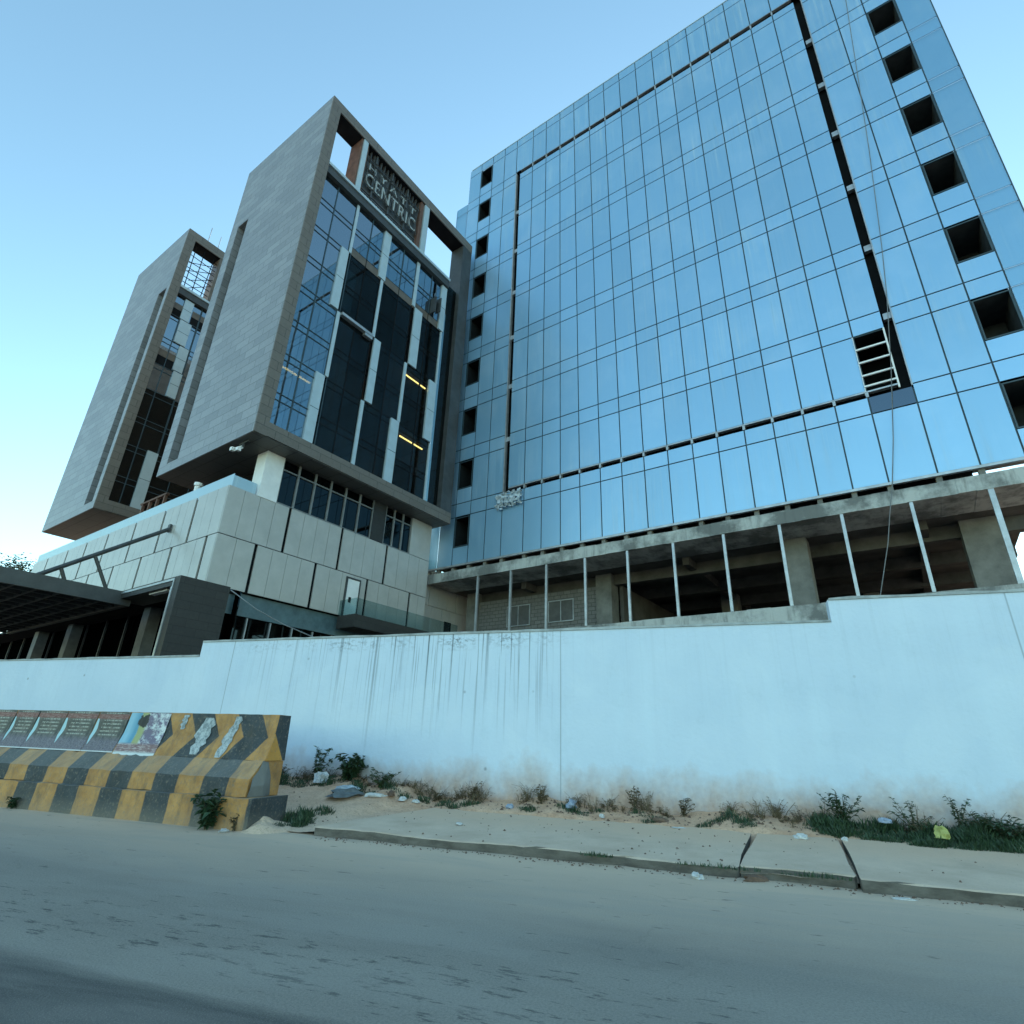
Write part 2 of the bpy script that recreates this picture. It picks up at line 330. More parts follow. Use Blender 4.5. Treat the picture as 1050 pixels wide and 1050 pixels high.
def mat_poster(kind):
    m, nt, b = newmat('printed poster paper ' + kind)
    tc = N(nt, 'ShaderNodeTexCoord'); P = sep(nt, tc.outputs['Generated'])   # x 0..1 across, z 0..1 up
    tx = noise(nt, coords(nt, (9,1,34), 'Generated'), 1.0, 3, 0.7)
    big = noise(nt, coords(nt, (6,1,6), 'Generated'), 1.0, 5, 0.7)
    fine = noise(nt, coords(nt, (40,1,40), 'Generated'), 1.0, 3, 0.7)
    if kind == 'dark':
        c = ramp(nt, big, 0.3, 0.7, (0.03,0.035,0.03,1), (0.14,0.125,0.105,1))
        ln = math_(nt, 'FRACT', math_(nt, 'MULTIPLY', P[2], 11.0)); on = math_(nt, 'MULTIPLY', math_(nt, 'GREATER_THAN', ln, 0.42), math_(nt, 'LESS_THAN', ln, 0.82))
        wd_ = noise(nt, coords(nt, (38,1,11), 'Generated'), 1.0, 2, 0.8)
        on = math_(nt, 'MULTIPLY', on, ramp(nt, wd_, 0.45, 0.50))
        on = math_(nt, 'MULTIPLY', on, math_(nt, 'MULTIPLY', maprange(nt, P[0], 0.22, 0.27), maprange(nt, P[0], 0.86, 0.80)))
        c = mix(nt, math_(nt, 'MULTIPLY', on, maprange(nt, P[2], 0.35, 0.42)), c, (0.34,0.34,0.29))
        c = mix(nt, maprange(nt, P[2], 0.40, 0.25), c, ramp(nt, fine, 0.3, 0.7, (0.05,0.045,0.06,1), (0.24,0.21,0.24,1)))
        c = mix(nt, math_(nt, 'MULTIPLY', maprange(nt, P[2], 0.80, 0.83), maprange(nt, P[2], 0.96, 0.93)), c, ramp(nt, tx, 0.45, 0.6, (0.17,0.06,0.05,1), (0.27,0.16,0.14,1)))
        # pale diagonal ray down the left margin
        q = math_(nt, 'SUBTRACT', P[0], math_(nt, 'ADD', 0.06, math_(nt, 'MULTIPLY', math_(nt, 'SUBTRACT', P[2], 0.1), -0.02)))
        wd = math_(nt, 'SUBTRACT', 0.085, math_(nt, 'MULTIPLY', math_(nt, 'ABSOLUTE', math_(nt, 'SUBTRACT', P[2], 0.58)), 0.2))
        ray = math_(nt, 'LESS_THAN', math_(nt, 'ABSOLUTE', q), wd)
        ray = math_(nt, 'MULTIPLY', ray, math_(nt, 'MULTIPLY', math_(nt, 'GREATER_THAN', P[2], 0.12), math_(nt, 'LESS_THAN', P[2], 0.82)))
        c = mix(nt, ray, c, (0.38,0.56,0.60))
    else:
        c = ramp(nt, big, 0.42, 0.55, (0.60,0.62,0.62,1), (0.16,0.13,0.19,1))
        c = mix(nt, maprange(nt, P[0], 0.36, 0.30), c, mix(nt, maprange(nt, P[0], 0.12, 0.25), (0.25,0.45,0.56), (0.10,0.28,0.40)))
        c = mix(nt, math_(nt, 'MULTIPLY', maprange(nt, P[0], 0.30, 0.33), maprange(nt, P[0], 0.50, 0.45)), c, (0.33,0.35,0.16))
        dx = math_(nt, 'MULTIPLY', math_(nt, 'SUBTRACT', P[0], 0.40), 1.0); dz = math_(nt, 'MULTIPLY', math_(nt, 'SUBTRACT', P[2], 0.82), 0.85)
        rr_ = math_(nt, 'SQRT', math_(nt, 'ADD', math_(nt, 'MULTIPLY', dx, dx), math_(nt, 'MULTIPLY', dz, dz)))
        rr_ = math_(nt, 'ADD', rr_, math_(nt, 'MULTIPLY', math_(nt, 'SUBTRACT', big, 0.5), 0.35))
        c = mix(nt, maprange(nt, rr_, 0.14, 0.11), c, (0.02,0.018,0.016))
        c = mix(nt, maprange(nt, P[2], 0.30, 0.24), c, ramp(nt, tx, 0.45, 0.6, (0.20,0.11,0.11,1), (0.42,0.33,0.32,1)))
        c = mix(nt, maprange(nt, P[2], 0.10, 0.04), c, (0.62,0.66,0.66))
    c = mix(nt, maprange(nt, P[2], 0.035, 0.02), c, (0.55,0.56,0.56))
    L(nt, c, b.inputs['Base Color']); b.inputs['Roughness'].default_value = 0.6
    return m
def mat_torn():
    m, nt, b = newmat('torn bill paper')
    f = noise(nt, coords(nt), 16, 4, 0.7)
    L(nt, ramp(nt, f, 0.42, 0.6, (0.20,0.23,0.24,1), (0.44,0.47,0.48,1)), b.inputs['Base Color']); b.inputs['Roughness'].default_value = 0.7
    return m
def mat_slabedge():
    m, nt, b = newmat('stained slab edge concrete')
    s = noise(nt, coords(nt, (2.6,1,0.35)), 1.5, 6, 0.7); f = noise(nt, coords(nt), 0.55, 6, 0.65)
    c = ramp(nt, f, 0.42, 0.56, (0.15,0.155,0.15,1), (0.42,0.43,0.415,1))
    c = mix(nt, math_(nt, 'MULTIPLY', ramp(nt, s, 0.5, 0.7), 0.65), c, (0.10,0.105,0.10))
    L(nt, c, b.inputs['Base Color']); b.inputs['Roughness'].default_value = 0.9
    bump(nt, b, noise(nt, coords(nt), 10, 5), 0.3, 0.03); return m
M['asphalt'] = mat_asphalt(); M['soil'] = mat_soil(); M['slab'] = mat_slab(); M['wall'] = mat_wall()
M['stripe'] = mat_stripe(); M['stripe_end'] = mat_stripe(True); M['poster'] = mat_poster('dark'); M['poster_white'] = mat_poster('torn')
M['torn'] = mat_torn(); M['slabedge'] = mat_slabedge()
M['coping'] = plain('grey coping', (0.34,0.36,0.36), 0.8, 0, 0.35, 3)

# ------------------------------------------------------------------ mesh builder
class MB:
    def __init__(s): s.v = []; s.f = []
    def quad(s, *p):
        i = len(s.v); s.v += [tuple(q) for q in p]; s.f.append(tuple(range(i, i+len(p)))); return s
    def box(s, x0, x1, y0, y1, z0, z1):
        x0, x1 = min(x0,x1), max(x0,x1); y0, y1 = min(y0,y1), max(y0,y1); z0, z1 = min(z0,z1), max(z0,z1)
        i = len(s.v)
        s.v += [(x0,y0,z0),(x1,y0,z0),(x1,y1,z0),(x0,y1,z0),(x0,y0,z1),(x1,y0,z1),(x1,y1,z1),(x0,y1,z1)]
        s.f += [tuple(i+k for k in q) for q in ((0,3,2,1),(4,5,6,7),(0,1,5,4),(1,2,6,5),(2,3,7,6),(3,0,4,7))]; return s
    def prism(s, prof, x0, x1):
        """prof: list of (y,z), counter-clockwise seen from +x; extruded along x"""
        i = len(s.v); n = len(prof)
        s.v += [(x0,y,z) for y,z in prof] + [(x1,y,z) for y,z in prof]
        for k in range(n):
            a, b = k, (k+1) % n
            s.f.append((i+a, i+b, i+n+b, i+n+a))
        s.f.append(tuple(i+k for k in range(n-1,-1,-1))); s.f.append(tuple(i+n+k for k in range(n))); return s
    def tube(s, pts, r, n=6, r1=None):
        pts = [Vector(p) for p in pts]; r1 = r if r1 is None else r1
        base = len(s.v); m = len(pts)
        for k, p in enumerate(pts):
            d = (pts[min(k+1,m-1)] - pts[max(k-1,0)]).normalized()
            a = d.cross(Vector((0,0,1)));  a = a if a.length > 0.05 else d.cross(Vector((1,0,0)))
            a.normalize(); b = d.cross(a); rr = r + (r1-r)*k/max(1,m-1)
            for j in range(n):
                t = 2*math.pi*j/n; s.v.append(tuple(p + a*(rr*math.cos(t)) + b*(rr*math.sin(t))))
        for k in range(m-1):
            for j in range(n):
                a0 = base+k*n+j; a1 = base+k*n+(j+1)%n
                s.f.append((a0, a1, a1+n, a0+n))
        s.f.append(tuple(base+j for j in range(n-1,-1,-1))); s.f.append(tuple(base+(m-1)*n+j for j in range(n))); return s
    def leaf(s, p, d, ln, w, droop=0.3):
        p = Vector(p); d = Vector(d).normalized(); sd = d.cross(Vector((0,0,1)))
        sd = sd.normalized() if sd.length > 0.05 else Vector((1,0,0))
        mid = p + d*ln*0.45 - Vector((0,0,droop*ln*0.1)); tip = p + d*ln - Vector((0,0,droop*ln*0.5))
        up = Vector((0,0,w*0.25))
        s.quad(p, mid + sd*w*0.5 + up, tip, mid - sd*w*0.5 + up); return s
    def build(s, name, mat, parent=None, off=(0,0,0), smooth=False):
        me = bpy.data.meshes.new(name)
        me.from_pydata([(x-off[0], y-off[1], z-off[2]) for x,y,z in s.v], [], s.f)
        me.materials.append(mat); me.update()
        if smooth:
            for p in me.polygons: p.use_smooth = True
        o = bpy.data.objects.new(name, me); COL.objects.link(o)
        if parent: o.parent = parent
        return o
def tag(o, label, cat, group=None, kind=None):
    if label: o['label'] = label
    if cat: o['category'] = cat
    if group: o['group'] = group
    if kind: o['kind'] = kind
    return o
def thing(name, loc, rz, label, cat, group=None):
    o = bpy.data.objects.new(name, None); COL.objects.link(o); o.location = loc; o.rotation_euler = (0,0,rz)
    o.empty_display_size = 0.3
    return tag(o, label, cat, group)
class Bld:
    """a thing whose parts are written in the buildings' (u, v, z) frame"""
    def __init__(s, name, u, v, label, cat, z=0.0, group=None):
        s.o = (u, v, z); s.root = thing(name, W(u, v, z), TH, label, cat, group)
    def part(s, name, mb, mat, parent=None, smooth=False):
        return mb.build(name, M[mat], parent or s.root, s.o, smooth)
def text_mesh(txt, size, depth, space=1.0):
    cu = bpy.data.curves.new('t', 'FONT'); cu.body = txt; cu.size = size; cu.extrude = depth; cu.space_character = space
    cu.resolution_u = 3
    o = bpy.data.objects.new('t', cu); COL.objects.link(o)
    bpy.context.view_layer.update()
    me = bpy.data.meshes.new_from_object(o.evaluated_get(bpy.context.evaluated_depsgraph_get()))
    bpy.data.objects.remove(o)
    v = [tuple(x.co) for x in me.vertices]; f = [tuple(p.vertices) for p in me.polygons]
    bpy.data.meshes.remove(me); return v, f

# ================================================================== SETTING
WY = 11.2                                # street face of the boundary wall
g = MB(); g.quad((-500,-500,-0.06),(500,-500,-0.06),(500,700,-0.06),(-500,700,-0.06))
tag(g.build('ground', M['soil']), 'dry earth ground stretching beyond the street', None, kind='structure')
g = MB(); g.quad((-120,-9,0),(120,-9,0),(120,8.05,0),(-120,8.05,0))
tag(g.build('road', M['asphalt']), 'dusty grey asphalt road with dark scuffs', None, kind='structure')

def soil_z(x, y):
    s = 0.03*math.sin(x*1.7+0.6)+0.025*math.sin(x*4.1+y*3)+0.015*math.sin(x*9.3-y*5)
    t = max(0.0, min(1.0, (y-10.0)/1.2))
    base = 0.10 + 0.055*(y-7.9)/2.6
    if x < -6.0:
        base = max(-0.02, 0.02 + 0.07*(y-7.9))
        t = max(0.0, min(1.0, (y-8.6)/2.4))
    elif x < -5.2:
        k = (x+6.0)/0.8; base = k*base + (1-k)*max(-0.02, 0.02+0.07*(y-7.9))
    rise = 0.20 if x > -7 else 0.32
    if x > -5.2 and y < 10.35: base -= 0.05
    return base + t*rise + s*(0.3+t)
g = MB(); nx, ny = 260, 40
x0, x1, y0, y1 = -22.0, 16.0, 7.93, 11.35
for j in range(ny+1):
    for i in range(nx+1):
        x = x0+(x1-x0)*i/nx; y = y0+(y1-y0)*j/ny
        g.v.append((x, y, soil_z(x,y) + U_(-0.006,0.006)))
for j in range(ny):
    for i in range(nx):
        a = j*(nx+1)+i; g.f.append((a,a+1,a+nx+2,a+nx+1))
tag(g.build('verge_soil', M['soil'], smooth=True), 'reddish soil banked against the foot of the wall', None, kind='structure')

def slab_z(y): return 0.11 + 0.10*(y-7.9)/2.7
def slab_piece(xa, xb, ja=0.0, jb=0.0, front=7.9, dz=0.0):
    """pavement slab with a kerb face and a ragged back edge; ja/jb skew its ends"""
    m = MB(); n = max(4, int((xb-xa)/0.16)); rows = [front, front+0.03, 8.6, 9.4, 10.1, 10.55]
    idx = []
    for r, y in enumerate(rows):
        line = []
        for i in range(n+1):
            t = i/n; x = xa+(xb-xa)*t
            x += (ja*(1-t)+jb*t)*(y-7.9) + (U_(-.018,.018) if i in (0, n) else 0)
            yy = y + (0.12*math.sin(x*2.3)+0.07*math.sin(x*6.1)+U_(-.03,.03) if r == len(rows)-1 else 0) + (0.022*math.sin(x*3.7)+0.012*math.sin(x*13)+U_(-.014,.014) if r < 2 else 0)
            z = slab_z(y)+dz - (0.012 if r == 0 else 0) + U_(-0.003,0.003) + (0.01*math.sin(x*2.1) if r < 3 else 0)
            line.append(len(m.v)); m.v.append((x, yy, z))
        idx.append(line)
    bot = []
    for i in range(n+1):
        p = m.v[idx[0][i]]; bot.append(len(m.v)); m.v.append((p[0], p[1]-0.012+U_(-.01,.01), -0.05))
    for i in range(n): m.f.append((bot[i],bot[i+1],idx[0][i+1],idx[0][i]))
    for r in range(len(rows)-1):
        for i in range(n): m.f.append((idx[r][i],idx[r][i+1],idx[r+1][i+1],idx[r+1][i]))
    for e in (0, n):                      # ends drop into the joint
        col = [idx[r][e] for r in range(len(rows))]
        lo = []
        for c in col:
            p = m.v[c]; lo.append(len(m.v)); m.v.append((p[0],p[1],-0.05))
        for r in range(len(rows)-1): m.f.append((col[r],col[r+1],lo[r+1],lo[r]))
    return m
pv = None
for k, (xa, xb, ja, jb, fr, dz) in enumerate(((-5.75,0.015,0.25,0.10,7.9,0.0),(0.05,1.20,0.12,0.09,7.93,0.004),(1.25,4.9,0.09,0.1,7.82,0.012),(4.93,14,0.1,0.1,7.85,0.0))):
    o = slab_piece(xa, xb, ja, jb, fr, dz).build('sidewalk_slab' if k else 'sidewalk', M['slab'], pv)
    if k == 0: pv = o; tag(o, 'dusty concrete pavement slabs with a low kerb', None, kind='structure')

# ================================================================== BOUNDARY WALL
bw = thing('boundary_wall', (0, WY, 0), 0, 'long pale blue rendered boundary wall with a stepped top and dark run-off streaks', 'wall')
off = (0, WY, 0)
segs = ((-60,-12.42,3.14),(-12.42,2.02,3.50),(2.02,40,3.89))
m = MB()
prof = [(-60,-0.1),(40,-0.1),(40,3.89),(2.02,3.89),(2.02,3.50),(-12.42,3.50),(-12.42,3.14),(-60,3.14)]
i = len(m.v); n = len(prof)
m.v += [(x,0,z) for x,z in prof] + [(x,0.23,z) for x,z in prof]
m.f.append(tuple(range(n))); m.f.append(tuple(range(2*n-1,n-1,-1)))
for k in range(n): m.f.append(((k+1)%n, k, n+k, n+(k+1)%n))
m.build('wall_face', M['wall'], bw)
for a, b_, h in segs:
    c = MB(); xa = a + (0.02 if a > -50 else 0); xb = b_ - (0.0 if b_ > 30 else 0.012)
    nseg = max(3, int((xb-xa)/0.35))
    top = [(xa+(xb-xa)*t/nseg, h+0.045+U_(-.012,.012)) for t in range(nseg+1)]
    i = len(c.v)
    for x, z in top: c.v += [(x,-0.025,h+0.002),(x,-0.025,z),(x,0.255,z),(x,0.255,h+0.002)]
    for t in range(nseg):
        p = i+4*t
        for q in range(4): c.f.append((p+q, p+(q+1)%4, p+4+(q+1)%4, p+4+q))
    c.f.append((i,i+1,i+2,i+3)); e = i+4*nseg; c.f.append((e+3,e+2,e+1,e))
    c.build('coping', M['coping'], bw)

# ================================================================== STRIPED BARRIER
XE = -6.95
br = thing('concrete_barrier', (-12, 8.1, 0), 0, 'yellow and black striped concrete crash barrier standing at the road edge', 'barrier')
off = (0, 0, 0)
def barrier_part(name, prof, mat, xa=-30.0, xb=XE, nseg=150, jit=0.008):
    m = MB(); n = len(prof); i = 0
    for k in range(nseg+1):
        x = xa+(xb-xa)*k/nseg
        for y, z in prof: m.v.append((x+12, y-8.1+(U_(-jit,jit) if z > 0.02 else 0), z+U_(-jit,jit)*0.6))
    for k in range(nseg):
        for j in range(n-1):
            a = k*n+j; m.f.append((a, a+n, a+n+1, a+1))
    e = nseg*n
    m.f.append(tuple(e+j for j in range(n-1,-1,-1))); m.f.append(tuple(range(n)))
    return m.build(name, M[mat], br)
def obj_shift(mat):
    pass
barrier_part('kerb_course', [(7.63,-0.05),(7.645,0.425),(7.74,0.437),(8.45,0.435),(8.45,-0.05)], 'stripe', xb=XE+0.18, jit=0.014)
barrier_part('plinth', [(7.715,0.437),(7.735,0.69),(7.97,0.945),(8.43,0.945),(8.43,0.437)], 'stripe', xb=XE-0.02, jit=0.012)
barrier_part('parapet', [(7.975,0.947),(8.085,1.29),(8.13,1.65),(8.40,1.65),(8.43,0.947)], 'stripe', xb=XE, jit=0.004)
m = MB(); m.prism([(7.985,0.95),(8.42,0.95),(8.395,1.645),(8.135,1.645),(8.09,1.29)], XE+0.001, XE+0.012)
m.v = [(x+12,y-8.1,z) for x,y,z in m.v]
m.build('end_face', M['stripe_end'], br)
# broken concrete where the end has been hit
m = MB()
prf = [(7.735,0.44),(7.75,0.58),(7.79,0.70),(7.88,0.80),(7.95,0.945),(8.06,0.93),(8.16,0.72),(8.24,0.44)]
i0 = len(m.v)
for y, z in prf: m.v.append((XE-0.012+U_(-.012,.03), y, z))
m.v.append((XE+0.06, 7.98, 0.60)); m.v.append((XE+0.05, 8.02, 0.44))
for k in range(len(prf)-1): m.f.append((i0+k+1, i0+k, i0+8))
m.f.append((i0, i0+9, i0+8)); m.f.append((i0+9, i0+7, i0+8))
m.v = [(x+12,y-8.1,z) for x,y,z in m.v]
m.build('broken_end', M['concrete'], br)
# earth heaped against the broken end
hp = MB(); nn = 18
for j in range(nn+1):
    for i in range(nn+1):
        x = -7.35+1.3*i/nn; y = 7.35+1.35*j/nn
        r = math.hypot((x+6.72)/0.55, (y-8.0)/0.55)
        hp.v.append((x, y, -0.03+0.21*max(0,1-r)*(1+0.45*math.sin(x*9+1)*math.sin(y*8))+U_(-.014,.014)*max(0,1.2-r)))
for j in range(nn):
    for i in range(nn): a = j*(nn+1)+i; hp.f.append((a,a+1,a+nn+2,a+nn+1))
tag(hp.build('earth_heap', M['soil']), 'small heap of earth piled against the broken barrier end', None, kind='structure')
for mt in ('stripe','stripe_end'):       # paint follows world metres: shift object coords back
    nt = M[mt].node_tree
    for nd in list(nt.nodes):
        if nd.type == 'SEPXYZ' and nd.inputs[0].links and nd.inputs[0].links[0].from_socket.name == 'Object':
            a = nt.nodes.new('ShaderNodeVectorMath'); a.operation = 'ADD'; a.inputs[1].default_value = (-12, 8.1, 0)
            nt.links.new(nd.inputs[0].links[0].from_socket, a.inputs[0]); nt.links.new(a.outputs[0], nd.inputs[0])

def face_y(z):                            # the barrier's sloping street face
    return 7.975+(z-0.947)/(1.29-0.947)*0.11 if z < 1.29 else 8.085+(z-1.29)/0.36*0.045
def poster(name, xl, xr, sk, z0, z1, mat, label, cat='poster', group=None, ragged=0.0):
    o = MB(); zs = [z0, (z0+1.29)/2, 1.29, (1.29+z1)/2, z1]; nx = 14
    cx = (xl+xr)/2; base = len(o.v)
    for z in zs:
        for i in range(nx+1):
            t = i/nx; x = xl+(xr-xl)*t + sk*(z-z0)
            o.v.append((x-cx, face_y(z)-8.05-0.012-0.006*math.sin(i*2.1+z*7), z))
    for r in range(len(zs)-1):
        for i in range(nx): o.f.append((r*(nx+1)+i, r*(nx+1)+i+1, (r+1)*(nx+1)+i+1, (r+1)*(nx+1)+i))
    ob = o.build(name, M[mat]); ob.location = (cx, 8.05, 0)
    return tag(ob, label, cat, group)
PB = [(-14.35,-13.52),(-13.50,-12.84),(-12.82,-12.03),(-12.02,-11.17),(-11.15,-10.36)]
PL = ['dark printed poster cut off by the frame edge on the barrier','second dark poster from the frame edge, red heading, on the barrier','third dark poster from the frame edge, middle of the five dark ones','fourth dark poster from the frame edge on the striped barrier','last dark poster, next to the torn white one on the barrier']
for (a, b_), lb in zip(PB, PL):
    poster('poster', a, b_, 0.03, 0.955, 1.645, 'poster', lb, group='dark posters pasted along the barrier')
poster('torn_poster', -10.33, -9.35, 0.02, 0.925, 1.64, 'poster_white', 'torn white poster with a blue dress and dark head, peeling at its right edge')
def scrap(xc, w, z0, z1, label, sk=0.25, seed=1):
    rnd = random.Random(seed); o = MB()
    zc = [z0+(z1-z0)*k/10 for k in range(11)]
    L_, R_ = [], []
    for z in zc:
        y = face_y(z)-0.010; x = xc+sk*(z-z0)
        ww = w*(0.35+0.65*math.sin(math.pi*(z-z0+0.08)/(z1-z0+0.2)))
        L_.append((x-ww/2*rnd.uniform(.5,1.2), y, z)); R_.append((x+ww/2*rnd.uniform(.5,1.2), y, z))
    for k in range(10): o.quad(L_[k], R_[k], R_[k+1], L_[k+1])
    ob = o.build('paper_scrap', M['torn'], off=(xc, 8.05, 0)); ob.location = (xc, 8.05, 0)
    tag(ob, label, 'paper scrap', 'torn paper remnants on the barrier')
scrap(-8.50, 0.34, 0.99, 1.58, 'wider torn scrap of pale blue paper on a black stripe of the barrier', 0.18, 3)
scrap(-7.95, 0.22, 0.96, 1.61, 'narrow torn scrap of pale paper nearest the barrier end', 0.28, 5)
scrap(-8.98, 0.15, 1.38, 1.62, 'small greyish torn scrap high on a yellow stripe beside the torn poster', 0.1, 9)

# ================================================================== RIGHT GLASS BUILDING
VF = 23.0
RB = Bld('glass_office_building', -8.0, 30.0, 'large blue reflective glass office block under construction with square openings', 'building')
G = [-22.92,-21.79,-20.65,-19.51,-18.36,-17.22,-15.77,-14.63,-13.48,-12.33,-11.16,-10.0,-8.84,-7.66,-6.49,-5.36,-4.2,-3.03,-1.86,-0.69,0.46,1.92,3.11,4.29,5.47,6.62]
LV = [44.05,40.4,36.68,32.98,29.28,25.57,21.85,18.14,14.45,10.65]
GAP = 0.028
def face(mb, u0, u1, z0, z1, gap=GAP, t=0.03):
    mb.box(u0+gap, u1-gap, VF, VF+t, z0+gap, z1-gap)
glass, cornr, tintm = MB(), MB(), MB()
openings = []
for i in range(len(G)-1):
    a, b_ = G[i], G[i+1]
    for k in range(len(LV)-1):
        T, Bt = LV[k], LV[k+1]
        if k == 0 and i == 0: continue
        ua, ub = a, b_
        inner = 6 <= i+1 <= 20 and False
        mid = 1 <= k <= 7
        if mid and i == 5: ua = -16.88
        if mid and i == 20: ub = 1.58
        tgt = cornr if i in (0, len(G)-2) else glass
        sp = T-0.85 if k else T-0.8
        top, bot = T, Bt
        if 5 <= i <= 20:
            if k == 0: bot = 40.50
            if k == 1: top = 40.12
            if k == 7: bot = 14.63
            if k == 8: top = 14.36
        if i == 20 and k == 8: face(tintm, ua, ub, sp, top)
        else: face(tgt, ua, ub, sp, top)
        if i == 20 and k == 7: continue            # the panel that is missing
        if i in (2, 23):
            zt, zb = T-0.92, T-2.74
            openings.append((ua, ub, zb, zt))
            face(tgt, ua, ub, bot, zb)
        else: face(tgt, ua, ub, bot, sp)
RB.part('curtain_wall', glass, 'facade')
for sg_ in (0, 1):
    h_ = MB(); n_ = 0
    for q in range(0, len(cornr.v), 8):
        if (cornr.v[q][0] < -10) == (sg_ == 0): h_.v += cornr.v[q:q+8]; h_.f += [tuple(k-q+n_ for k in fc) for fc in cornr.f[q//8*6:q//8*6+6]]; n_ += 8
    RB.part('corner_glazing', h_, 'facade_clear')
RB.part('tinted_panel', tintm, 'tint')['label'] = 'dull purple grey panel below the missing pane'
# mullion lattice right behind the panes
ml = MB()
for i, u in enumerate(G):
    zt = 40.3 if i == 0 else 44.0
    if i in (5, 21):
        ml.box(u-0.03,u+0.03,VF+0.045,VF+0.12,10.66,14.3); ml.box(u-0.03,u+0.03,VF+0.045,VF+0.12,40.5,zt)
    else: ml.box(u-0.03,u+0.03,VF+0.045,VF+0.12,10.66,zt)
for k, T in enumerate(LV):
    for z in ((T,) if k == 9 else (T, T-0.85)):
        for a, b_ in ((G[0] if z < 40.4 else G[1], -17.2), (-16.86, 1.56), (1.95, 6.6)):
            if 14.3 < z < 14.7 and a == -16.86: continue
            if 40.0 < z < 40.6 and a == -16.86: continue
            if a == G[0] or a == G[1]: segs_ = ((a, G[2]-0.04),(G[3]+0.04, b_)) if k < 9 and z == T-0.85 else ((a,b_),)
            elif a == 1.95: segs_ = ((a, G[23]-0.04),(G[24]+0.04, b_)) if k < 9 and z == T-0.85 else ((a,b_),)
            else: segs_ = ((a,b_),)
            for p, q in segs_: ml.box(p, q, VF+0.05, VF+0.115, z-0.03, z+0.03)
RB.part('mullion_grid', ml, 'mullion')
# dark weatherproofed carcass behind the glass, with holes at the openings
bk = MB(); VB = VF+0.42
us = sorted(set([-22.15] + [o[0] for o in openings] + [o[1] for o in openings] + [0.50, 1.56, 5.5]))
for a, b_ in zip(us, us[1:]):
    cut = sorted([(o[2], o[3]) for o in openings if abs(o[0]-a) < 0.01])
    if abs(a-0.50) < 0.01: cut = [(14.63, 17.28)]
    z = 10.75; ztop = 43.95 if a > -21.6 or True else 40
    if a > 4.0: z = 11.45
    for c0, c1 in cut:
        if c0 > z: bk.quad((a,VB,z),(b_,VB,z),(b_,VB,c0),(a,VB,c0))
        z = c1
    zt = 40.2 if a == -22.15 else ztop
    bk.quad((a,VB,z),(b_,VB,z),(b_,VB,zt),(a,VB,zt))
RB.part('weather_board', bk, 'black')
body = MB()
body.quad((-22.15,VB,10.75),(-22.15,VB,40.2),(-22.15,41,40.2),(-22.15,41,10.75))
body.quad((-22.15,41,10.75),(-22.15,41,43.9),(3.15,41,43.9),(3.15,41,10.75))
body.quad((-21.6,VB,40.2),(-21.6,VB,43.9),(-21.6,41,43.9),(-21.6,41,40.2))
body.quad((-22.15,VB,43.9),(5.5,VB,43.9),(5.5,25.6,43.9),(-22.15,25.6,43.9))
body.quad((-22.15,25.6,43.9),(3.15,25.6,43.9),(3.15,41,43.9),(-22.15,41,43.9))
body.quad((3.15,25.6,10.75),(3.15,41,10.75),(3.15,41,43.9),(3.15,25.6,43.9))
body.quad((5.5,VB,11.45),(5.5,25.6,11.45),(5.5,25.6,43.9),(5.5,VB,43.9))
body.quad((3.15,25.6,11.45),(3.15,25.6,43.9),(5.5,25.6,43.9),(5.5,25.6,11.45))
body.quad((3.15,VB,11.45),(3.15,25.6,11.45),(5.5,25.6,11.45),(5.5,VB,11.45))
RB.part('concrete_body', body, 'concrete')
st = MB().box(-22.55,-21.68,23.9,27.5,42.9,44.35); st.tube([(-21.9,24.0,44.35),(-21.9,24.0,45.1)],0.03)
RB.part('stair_head', st, 'concrete')
def recess(u0,u1,z0,z1,d=1.9):
    m = MB(); v0, v1 = VF+0.06, VF+0.06+d
    m.quad((u0,v0,z0),(u0,v0,z1),(u0,v1,z1),(u0,v1,z0)); m.quad((u1,v0,z0),(u1,v1,z0),(u1,v1,z1),(u1,v0,z1))
    m.quad((u0,v0,z1),(u1,v0,z1),(u1,v1,z1),(u0,v1,z1)); m.quad((u0,v0,z0),(u0,v1,z0),(u1,v1,z0),(u1,v0,z0))
    m.quad((u0,v1,z0),(u0,v1,z1),(u1,v1,z1),(u1,v1,z0)); return m
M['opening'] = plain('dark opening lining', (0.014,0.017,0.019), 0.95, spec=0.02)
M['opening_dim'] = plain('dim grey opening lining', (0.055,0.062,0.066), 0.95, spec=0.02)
for a, b_, z0, z1 in openings:
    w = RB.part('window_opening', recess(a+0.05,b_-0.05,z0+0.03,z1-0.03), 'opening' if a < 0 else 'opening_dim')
    f = MB(); t = 0.05
    f.box(a+0.03,a+0.03+t,VF-0.015,VF+0.055,z0+0.0,z1); f.box(b_-0.03-t,b_-0.03,VF-0.015,VF+0.055,z0,z1)
    f.box(a+0.03+t,b_-0.03-t,VF-0.015,VF+0.055,z1-t,z1); f.box(a+0.03+t,b_-0.03-t,VF-0.015,VF+0.055,z0,z0+t)
    RB.part('frame', f, 'mullion', w)
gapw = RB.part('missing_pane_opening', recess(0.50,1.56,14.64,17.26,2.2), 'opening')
rr = MB()
for z in (16.62,15.98,15.36,14.86): rr.box(0.44,1.50,VF-0.02,VF+0.05,z-0.035,z+0.035)
rr.box(1.50,1.56,VF-0.02,VF+0.05,14.45,17.3); rr.box(0.40,0.455,VF-0.0,VF+0.05,14.45,17.28)
RB.part('fixing_rail', rr, 'white', gapw)
